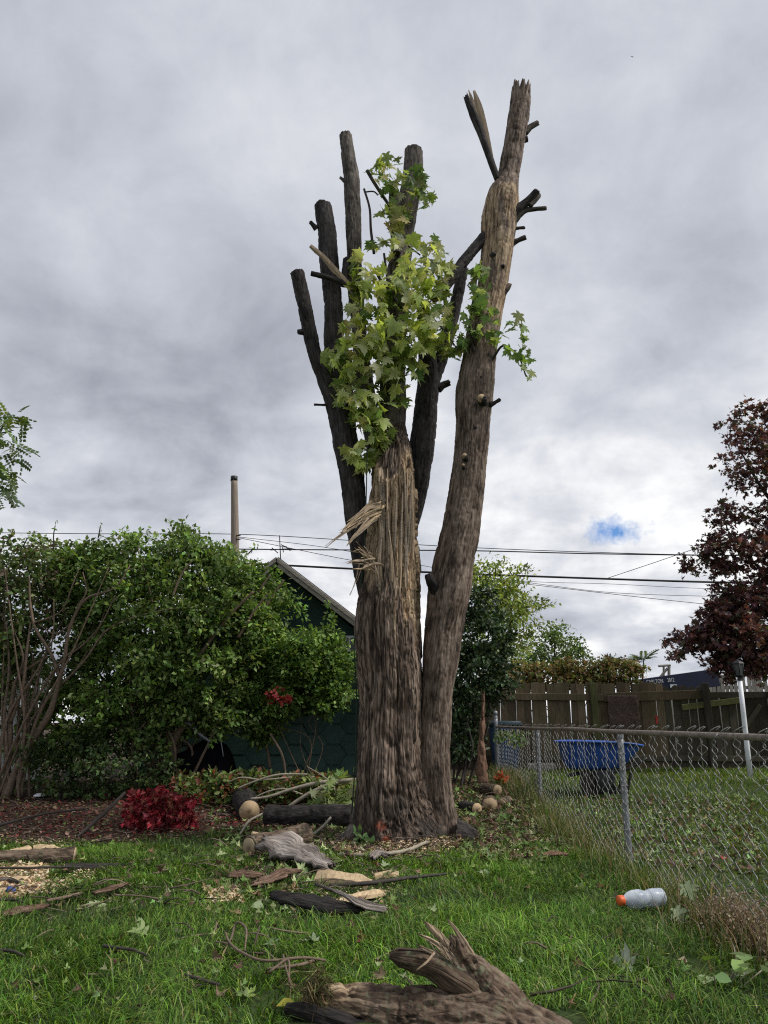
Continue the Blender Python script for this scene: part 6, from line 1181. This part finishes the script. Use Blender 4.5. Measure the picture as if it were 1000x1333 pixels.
        F3 = np.array([[0, 2, 1], [0, 3, 2], [0, 4, 3]]); F3 = np.concatenate([F3, F3[:, ::-1]+5*(n-1)]); return solo(nm, lab, cat, np.array(V), [Fq, F3], mt, smooth=False)
    def L_(a, b): return float(np.linalg.norm(a-b))
    billet('split_wood', 'freshly split pale wedge of wood in the grass before the trunk', (412, 1153), (481, 1157), .17, .13, 2)
    billet('split_wood', 'flat pale sliver of wood lying right of the split wedge', (488, 1146), (518, 1143), .08, .05, 3, lift=.02)
    billet('split_wood', 'pale pointed wood chip nearest before the split wedge', (446, 1177), (500, 1168), .09, .045, 4, lift=.02)
    slab('bark_strip', 'long dark curled strip of bark nearest the forked log', [(352, 1181, .06), (390, 1189, .06), (440, 1196, .05), (470, 1199, .04)], [.07, .12, .11, .04], .025, M_LOGB, -.3, .04, 5, (0, -.8, 1))
    slab('bark_strip', 'light grey inner side of a bark strip ending in a torn tip', [(410, 1182, .12), (445, 1192, .10), (480, 1201, .06), (503, 1201, .04)], [.012, .03, .07, .06], .02, M_SLAB, 0, .05, 6, (0, -.6, 1))
    slab('bark_strip', 'reddish brown bark chunk left of the split wedge', [(326, 1163, .05), (350, 1160, .08), (372, 1150, .09), (390, 1146, .06)], [.06, .12, .14, .05], .02, M_LOG2, -.35, .03, 7)
    slab('bark_strip', 'brown bark chunk with flaky edges, farthest left of the bark by the slab', [(296, 1150, .04), (318, 1149, .06), (345, 1150, .04)], [.05, .12, .04], .02, M_LOG2, -.35, .03, 8)
    slab('bark_strip', 'short grey bark shard lying at the foot of the trunk', [(484, 1124, .03), (494, 1120, .05), (506, 1121, .03)], [.07, .10, .05], .03, M_SLAB, -.1, .03, 9, (0, -.6, 1))
    slab('bark_strip', 'thin brown bark piece in the grass beyond the pale leaf on the left', [(120, 1174, .03), (142, 1170, .05), (166, 1160, .03)], [.03, .08, .03], .015, M_LOG2, -.3, .04, 10)
    slab('bark_strip', 'brown curled bark at the left edge below the sawdust', [(0, 1203, .04), (30, 1199, .06), (62, 1190, .04)], [.06, .10, .04], .018, M_LOG2, -.3, .03, 11)
    slab('bark_strip', 'reddish bark flake in the grass under the fence post', [(708, 1122, .02), (722, 1120, .03), (738, 1121, .02)], [.03, .09, .03], .02, M_STUMP, 0, .05, 12)
    for k, (lab, path, wd) in enumerate((('pale sawn plank offcut, uppermost of the offcuts at the left edge', [(-30, 1140, .03), (20, 1139, .04), (60, 1133, .03)], [.12, .15, .10]), ('pale sawn plank offcut in the middle of the three at the left edge', [(-30, 1158, .03), (10, 1153, .04), (52, 1148, .03)], [.10, .16, .08]), ('pale sawn plank offcut nearest the camera at the left edge', [(-30, 1170, .03), (-5, 1168, .04), (14, 1166, .02)], [.10, .12, .06]))): billet('plank_offcut', lab, path[0][:2], path[-1][:2], wd[1]*.9, .05, 30+k, lift=.01)
    V, Fq = bevbox(G(13, 1168, .05), (.07, .05, .05), .012, eul(.3, .4, .5)); solo('blue_scrap', 'small scrap of blue plastic beside the sawdust at the left', 'scrap', V, Fq, M_BLUECAP)
    for k, (px, py, w) in enumerate(((27, 1110, .16), (60, 1106, .11))):
        billet('split_wood', ('pale split chunk lying behind the long brown log at its left end', 'pale split chunk behind the middle of the long brown log')[k], (px-16, py+6), (px+15, py+4), w*.8, .10, 40+k)
    # sticks and twigs
    def stick(lab, rows, mt, nm='stick', seg=8, n=40, cat='stick', lump=.1, seed=0, leafy=None):
        C = [G(a, b, h) for a, b, w, h in rows]; V, Fs, A = tube(C, [rad(c, r[2]) for c, r in zip(C, rows)], seg=seg, n=n, lump=lump, seed=seed); return solo(nm, lab, cat, V, Fs, mt, attrs=A)
    stick('long straight grey stick lying before the split wedge', [(428, 1162, 5, .05), (480, 1160, 6, .06), (530, 1153, 5, .06), (582, 1147, 3, .06)], M_TWIGD)
    stick('dark crooked stick in the grass left of the vine tangle', [(134, 1246, 4, .06), (150, 1251, 4, .07), (172, 1254, 4, .07), (190, 1259, 3, .06)], M_TWIGD, seed=1)
    stick('short dark stick by a curled brown leaf in the near grass', [(240, 1288, 3, .07), (262, 1296, 4, .07), (284, 1302, 4, .07)], M_TWIGD, seed=2)
    stick('dark stick at the left edge of the lawn', [(-10, 1252, 4, .06), (14, 1253, 4, .06), (30, 1257, 3, .05)], M_TWIGD, seed=3)
    stick('dark bent twig in the grass below the sawdust', [(-5, 1183, 4, .06), (12, 1182, 4, .06), (30, 1184, 3, .05)], M_TWIGD, seed=4)
    stick('thin brown stick pointing at the pale leaf on the left', [(60, 1184, 4, .06), (80, 1180, 4, .06), (104, 1174, 4, .06)], M_TWIG, seed=5)
    stick('dark stick lying across the pale offcuts', [(-10, 1144, 3, .09), (30, 1144, 3, .09), (75, 1141, 3, .08), (105, 1138, 2, .06)], M_TWIGD, seed=6)
    stick('thick brown stick under the sawdust at the left edge', [(-12, 1157, 8, .05), (8, 1155, 7, .06), (24, 1157, 4, .05)], M_LIMB2, seed=7)
    stick('thin bent stem looping in the grass before the short log', [(312, 1092, 3, .05), (330, 1078, 3, .12), (360, 1072, 3, .16), (388, 1076, 3, .08)], M_PALEBR, seed=8)
    stick('pale bent root lying before the foot of the trunk', [(440, 1118, 4, .04), (480, 1120, 5, .05), (520, 1116, 5, .05), (556, 1104, 4, .06)], M_PALEBR, seed=9)
    stick('pale twig curving over the chips beside the dark log', [(402, 1098, 3, .06), (418, 1090, 4, .1), (430, 1080, 3, .14)], M_PALEBR, seed=11)
    stick('leaning brown twig at the left edge of the mulch', [(-5, 1086, 4, .1), (60, 1076, 3, .16), (110, 1072, 3, .18)], M_TWIGD, seed=12)
    stick('dark branch leaning out of the red bush over the mulch', [(100, 1095, 3, .05), (130, 1080, 5, .16), (160, 1062, 4, .3)], M_TWIGD, seed=13)
    vt = [[(293, 1228, 3, .06), (298, 1246, 3, .08), (312, 1262, 4, .09), (345, 1272, 4, .08), (400, 1268, 4, .08), (424, 1266, 3, .06)], [(300, 1238, 3, .06), (306, 1230, 3, .12), (318, 1240, 3, .14), (318, 1258, 2, .08)], [(345, 1278, 4, .06), (385, 1276, 4, .07), (415, 1264, 4, .06)], [(350, 1282, 3, .06), (372, 1274, 3, .09), (376, 1290, 2.5, .05)], [(368, 1264, 3, .08), (372, 1280, 3, .07), (380, 1298, 2, .04)], [(280, 1238, 2, .05), (296, 1246, 2, .07), (310, 1250, 2, .05)], [(290, 1255, 2, .05), (300, 1240, 2, .08), (304, 1222, 2, .05)]]
    T = thing('vine_tangle', 'tangle of brown vine stems in the grass by the forked log', 'vine', G(340, 1270))
    for k, rw in enumerate(vt): C = [G(a, b, h) for a, b, w, h in rw]; V, Fs, A = tube(C, [rad(c, r[2]) for c, r in zip(C, rw)], seg=7, n=30, lump=.15, seed=k); part('stem', V, Fs, M_TWIG, T, A)
    # pale cut branches stretching left from behind the trunk
    BR = [('thickest pale cut branch running behind the trunk into the leaf heap', [(470, 1015, 8, .30), (410, 1020, 8, .28), (385, 1026, 7, .25), (345, 1038, 5, .12), (326, 1040, 4, .06)]), ('pale bowed branch arching over the black log', [(470, 1017, 10, .28), (430, 1022, 9, .34), (405, 1032, 8, .28), (376, 1050, 7, .06)]), ('thin pale branch, uppermost over the leaf heap', [(400, 1008, 3, .38), (360, 1009, 4, .40), (330, 1018, 4, .34), (310, 1026, 3, .22)]),
          ('thin pale branch drooping above the dark propped log', [(380, 1012, 3, .34), (340, 1015, 3, .36), (310, 1013, 3, .38), (298, 1018, 2, .3)]), ('slim arched pale twig in the middle of the leaf heap', [(394, 1034, 2.5, .16), (370, 1027, 3, .24), (345, 1032, 3, .2), (332, 1038, 2, .1)]), ('slender twig standing up out of the leaf heap', [(436, 1040, 3, .1), (434, 1022, 2.5, .26), (420, 1010, 2, .4), (400, 998, 1.5, .52)])]
    for k, (lab, rw) in enumerate(BR):
        C = [P(a, b, 11.0+.1*k) for a, b, w, h in rw]; V, Fs, A = tube(C, [rad(c, r[2])*.68 for c, r in zip(C, rw)], seg=9, n=40, lump=.06, seed=k); solo('fallen_branch', lab, 'branch', V, Fs, M_PALEBR, attrs=A)
ground_wood()

def forked_log():
    Y = 4.15; q = lambda px, py, dy=0.0: P(px, py, Y+dy)
    T = thing('forked_log', 'big broken forked log with torn splintered end in the foreground', 'log', G(560, 1325))
    rows = [(398, 1304, 34, .05), (430, 1303, 46, .03), (470, 1312, 58, .0), (520, 1324, 70, -.02), (580, 1334, 78, -.04), (640, 1342, 82, -.06), (710, 1366, 84, -.10), (800, 1410, 86, -.16)]
    pts = [q(a, b, d) for a, b, w, d in rows]
    V, Fs, A = tube(pts, [rad(p, r[2]) for p, r in zip(pts, rows)], seg=130, n=340, bark=.010, bf=20, st=2.6, lump=.16, seed=2, jag=0)
    # bark gone from the upper left end
    bx = sstep(q(482, 1300)[0], q(440, 1300)[0], V[:, 0]+.05*vn(V, 12)); up = sstep(-.02, .04, V[:, 2]-np.interp(V[:, 0], [p[0] for p in pts], [p[2] for p in pts])+.03*vn(V, 20)); A.update(bare=bx*up, tan=np.zeros(len(V))); V[:, 2] -= (bx*up)*.012
    part('trunk', V, Fs, M_LOG, T, A)
    V, Fs, A = tube([q(372, 1312, -.06), q(400, 1318, -.08), q(440, 1330, -.1), q(480, 1342, -.1)], [.03, .045, .05, .03], seg=40, n=60, bark=.006, bf=16, st=5, lump=.15, seed=4, jag=.03); A.update(bare=np.zeros(len(V)), tan=np.zeros(len(V))); part('split_piece', V, Fs, M_LOGB, T, A)
    # fork: right spur and the hollow left shell
    V, Fs, A = tube([q(668, 1335, .02), q(645, 1300, .03), (q(622, 1272, .03)), q(604, 1248, .02), q(592, 1226, .0), q(588, 1216, 0)], [.15, .115, .085, .062, .036, .012], seg=70, n=160, bark=.008, bf=22, st=2.6, lump=.10, seed=6); A.update(bare=np.zeros(len(V)), tan=np.zeros(len(V))); part('spur', V, Fs, M_LOG, T, A)
    # curved bark shell, an open half-tube tapering to the left tip
    C = np.array([q(612, 1292, .02), q(590, 1272, -.01), q(562, 1253, -.03), q(532, 1246, -.05), q(507, 1243, -.06)]); S = spline(C, 46); Tn = norml(np.gradient(S, axis=0)); w = np.interp(np.linspace(0, 1, 46), [0, .3, .65, .9, 1], [.095, .10, .085, .06, .02])
    m = 22; ph = np.linspace(-.25*math.pi, 1.15*math.pi, m); up = np.array([0, .25, 1.0]); sx = norml(np.cross(Tn, up)); uz = np.cross(sx, Tn)
    rr = w[:, None]*(1+.10*vn(np.stack(np.broadcast_arrays(S[:, :1]*9, ph[None]*1.3, S[:, 2:]*4), -1), 1.5))
    outer = S[:, None]+rr[..., None]*(sx[:, None]*np.cos(ph)[None, :, None]*1.0-uz[:, None]*np.sin(ph)[None, :, None]*.8); inner = S[:, None]+(rr*.80)[..., None]*(sx[:, None]*np.cos(ph)[None, :, None]-uz[:, None]*np.sin(ph)[None, :, None]*.8)
    ring = np.concatenate([outer, inner[:, ::-1]], 1); k = 2*m; V = ring.reshape(-1, 3); i = np.arange(45)[:, None]*k; j = np.arange(k)[None]; Fq = np.stack([i+j, i+(j+1) % k, i+k+(j+1) % k, i+k+j], -1).reshape(-1, 4)
    tcv = np.stack([np.broadcast_to(np.concatenate([np.cos(ph), np.cos(ph[::-1])+3])[None]*.1, (46, k)), np.broadcast_to(np.concatenate([np.sin(ph), np.sin(ph)])[None]*.1, (46, k)), np.broadcast_to(np.linspace(0, .08, 46)[:, None], (46, k))], -1).reshape(-1, 3)
    part('bark_shell', V, Fq, M_LOG, T, {'tc': tcv, 'bare': np.zeros(len(V)), 'tan': np.zeros(len(V))})
    spl = [([(606, 1258, .0), (585, 1232, -.02), (560, 1206, -.06), (553, 1199, -.08)], [5, 9, 6, 1]), ([(628, 1266, .0), (610, 1236, .0), (594, 1210, .0), (583, 1197, 0)], [5, 8, 6, 1]), ([(604, 1262, -.02), (580, 1238, -.05), (558, 1222, -.09), (545, 1216, -.1)], [5, 8, 5, 1]), ([(602, 1268, -.03), (580, 1250, -.07), (556, 1236, -.1), (544, 1230, -.12)], [4, 7, 4, 1]), ([(600, 1256, 0), (586, 1240, -.01), (572, 1226, -.03)], [6, 10, 3]), ([(598, 1276, -.05), (580, 1258, -.07), (560, 1246, -.08), (550, 1242, -.1)], [5, 9, 6, 2]),
           ([(566, 1240, -.16), (556, 1252, -.2), (542, 1263, -.22)], [2.5, 3, 1.5]), ([(610, 1262, -.02), (598, 1246, -.02), (588, 1232, -.03)], [8, 12, 3])]
    for k, (pp, ww) in enumerate(spl):
        C = [q(*p) for p in pp]; V, Fs, A = sliver_mesh(C, [rad(c, x)*2 for c, x in zip(C, ww)], .012, 12, (0, -1, .4), k, -.1); part('splinter', V, Fs, M_SPLINT if k != 4 and k != 7 else M_OLDWOOD, T, A)
    rf = rng(12)
    for k in range(18):
        x0 = 560+40*rf.random(); y0 = 1246+18*rf.random(); L = rf.uniform(14, 42); a = math.radians(rf.uniform(110, 160)); dy = rf.uniform(-.1, .0)
        C = [q(x0+14, y0+12, dy+.04), q(x0, y0, dy), q(x0+math.cos(a)*L, y0-math.sin(a)*L, dy-.03)]; V, Fs, A = sliver_mesh(C, [.012, .010, .002], .005, 8, (0, -1, .4), k+40); part('splinter', V, Fs, (M_SPLINT, M_OLDWOOD)[k % 2], T, A)
    # tuft of dead moss and roots on the broken end
    r = rng(5); n = 380; c = q(411, 1282, -.05); p = c+r.standard_normal((n, 3))*np.array([.03, .03, .035]); V, Fs, A = inst((BL[0]*np.array([.06, 1, 1]), BL[1]), p, r.standard_normal((n, 3))+np.array([0, -.3, -.6]), r.standard_normal((n, 3)), r.uniform(.05, .12, n), pal([(.10, .075, .04), (.16, .13, .06), (.07, .06, .03), (.12, .14, .05)], n, r)); part('moss_tuft', V, Fs, M_LITTER, T, A, kind='stuff')
forked_log()

# ------------------------------------------------------------------ bottle and single leaves
def small():
    g = G(838, 1192); ax = norml(np.array([P(868, 1176, g[1]+.05)-P(822, 1184, g[1])]))[0]; ax = norml(np.array([[ax[0], .25, .02]]))[0]; R = .062
    prof = [(.001, 0), (.05, 0), (.06, .008), (.062, .03), (.058, .045), (.062, .06), (.0615, .10), (.052, .13), (.051, .15), (.060, .175), (.064, .20), (.062, .245), (.05, .285), (.032, .31), (.028, .318), (.0275, .335)]
    V, Fq = lathe(prof, 36); u = norml(np.cross(ax, [0, 0, 1.0])[None])[0]; w = np.cross(u, ax); M = np.stack([u, w, -ax], 1); o = g+np.array([0, 0, R+.05])+ax*.17
    k = (prof[-1][1]); T = thing('plastic_bottle', 'empty frosted plastic bottle with orange cap lying in the grass', 'bottle', g)
    part('body', V@M.T+o, Fq, M_BOTTLE, T); V, Fq = lathe([(.001, .368), (.031, .367), (.035, .36), (.035, .325), (.030, .322), (.001, .322)], 28)
    a = np.arctan2(V[:, 1], V[:, 0]); V[:, :2] *= (1+.025*np.sign(np.sin(a*14)))[:, None]; part('cap', V@M.T+o, Fq, M_ORANGE, T)
    for z, rr in ((.052, .0625), (.115, .0595), (.19, .0640)): V, Fq = lathe([(rr-.003, z-.004), (rr+.0008, z), (rr-.003, z+.004)], 30); part('rib', V@M.T+o, Fq, M_BOTTLE, T)
    r = rng(17)
    LV = [('large pale maple leaf lying flat in the near grass below the bottle', 806, 1262, .17, (.50, .56, .42), 0), ('yellow withered leaf in the grass left of the bottle', 806, 1224, .16, (.48, .40, .13), 1), ('pale green maple leaf on the grass at the left', 120, 1186, .20, (.40, .48, .27), 0), ('pale green maple leaf in the middle of the left lawn', 176, 1222, .15, (.36, .45, .20), 0), ('small pinkish red leaf in the grass behind the forked log', 468, 1230, .09, (.36, .10, .09), 1), ('rusty red leaf in the grass before the fence post', 782, 1162, .13, (.22, .06, .04), 1),
          ('pale leaf among the grass just left of the yellow leaf', 772, 1200, .10, (.30, .38, .2), 0), ('round pale green leaf nearest the camera at the right', 922, 1288, .13, (.38, .46, .25), 2), ('cupped pale leaf beside the round one at the right', 966, 1275, .13, (.34, .44, .22), 2), ('wilted pale maple leaf hanging by the dead weeds, higher of two', 903, 1196, .17, (.36, .44, .25), 0), ('wilted pale maple leaf by the dead weeds, lower of two', 888, 1206, .16, (.38, .45, .28), 0), ('pale leaf curled in the grass behind the forked log at the left', 400, 1235, .13, (.34, .42, .26), 1), ('green leaf in the grass beyond the vine tangle', 352, 1234, .12, (.22, .32, .14), 0), ('yellow leaf at the broken end of the forked log', 372, 1322, .11, (.45, .42, .07), 2), ('curled brown leaf near the short dark stick', 284, 1306, .08, (.30, .20, .15), 1), ('curled tan leaf above the short dark stick', 251, 1284, .07, (.36, .27, .2), 1), ('brown leaf over the dark crooked stick', 152, 1250, .08, (.26, .17, .14), 1), ('pale green leaf just before the trunk by the shard', 505, 1132, .12, (.34, .42, .24), 0), ('pale oval leaf before the dark bark strip', 335, 1189, .11, (.40, .48, .28), 2), ('pale square wood chip in the right grass', 890, 1262, .06, (.55, .46, .30), 3), ('small pale maple leaf right of the trunk near the chips', 628, 1142, .13, (.36, .44, .28), 0), ('small red leaf caught in the dead weeds', 948, 1160, .07, (.45, .08, .06), 1)]
    for k, (lab, px, py, s, c, ty) in enumerate(LV):
        g = G(px, py); up = .045 if py > 1100 else .04; s *= .88; c = tuple(x*.72 for x in c)
        if 'hanging' in lab: up = .16
        if 'caught' in lab: up = .25; 
        if 'orange withered' in lab: up = .12
        tv, tf = (MAPLE, MAPLE, LEAF, (RHOMB[0]*np.array([1.6, 1, 1]), RHOMB[1]))[ty]; tv = tv.copy()
        tv[:, 2] += .5*tv[:, 0]**2*r.standard_normal()+.35*tv[:, 0]*(tv[:, 1]-.4)*r.standard_normal()+.3*np.abs(tv[:, 0])*r.random()
        if ty == 1: tv[:, 2] += .9*(tv[:, 0])**2+.3*(tv[:, 1]-.5)**2; tv[:, 0] *= .75
        if ty == 2: tv[:, 0] *= 1.7; tv[:, 2] *= 1.5
        az = r.uniform(0, 6.28); f = np.array([[math.cos(az), math.sin(az)*.6, .12]]); n = np.array([[.5*r.standard_normal(), -.35+.35*r.standard_normal(), .8]])
        if 'hanging' in lab or 'wilted' in lab: f = np.array([[.3, -.3, -.7]]); n = np.array([[0, -.8, .4]])
        V, Fs, A = inst((tv, tf), (g+np.array([0, 0, up])-norml(f)[0]*s*.5)[None], f, n, s, np.array([c])); V2 = V-norml(n)[0]*.0025
        kk = len(V); solo('fallen_leaf' if ty != 3 else 'wood_chip', lab, 'leaf' if ty != 3 else 'wood chip', np.concatenate([V, V2]), np.concatenate([Fs, Fs[:, ::-1]+kk]), M_LITTER, attrs={'Col': np.concatenate([A['Col'], A['Col']*.9])})
    q = G(655, 1022); n = 30; V, Fs, A = inst(LEAF, q+np.stack([.035*r.standard_normal(n), .05*r.standard_normal(n), .03+.16*r.random(n)], -1), r.standard_normal((n, 3))+np.array([0, -.3, .4]), r.standard_normal((n, 3)), r.uniform(.07, .13, n), pal([(.55, .11, .05), (.62, .16, .07), (.45, .08, .04)], n, r)); solo('orange_sprig', 'sprig of bright orange leaves at the fence foot before the blue bin', 'leaves', V, Fs, M_LITTER, kind='stuff', attrs=A)
    # broad-leaved seedlings at the right
    T = thing('broadleaf_seedling', 'low broad leaved seedling at the foot of the dead weeds', 'plant', G(940, 1290)); n = 11; c = G(945, 1285); p = c+np.stack([.16*r.standard_normal(n), .13*r.standard_normal(n), .06+.1*r.random(n)], -1)
    V, Fs, A = inst((LEAF[0]*np.array([1.7, 1, 1]), LEAF[1]), p, r.standard_normal((n, 3))*np.array([1, 1, .3]), r.standard_normal((n, 3))*.3+np.array([0, -.3, 1]), r.uniform(.06, .11, n), pal([(.14, .22, .06), (.20, .29, .10), (.10, .16, .045)], n, r)); part('foliage', V, Fs, M_LEAF, T, A, kind='stuff')
    for k in range(5): V, Fs, A = tube([c+np.array([.03*k-.06, 0, -.02]), p[k]], [.004, .003], seg=5, n=4); part('stem', V, Fs, M_PALEBR, T, A)
small()
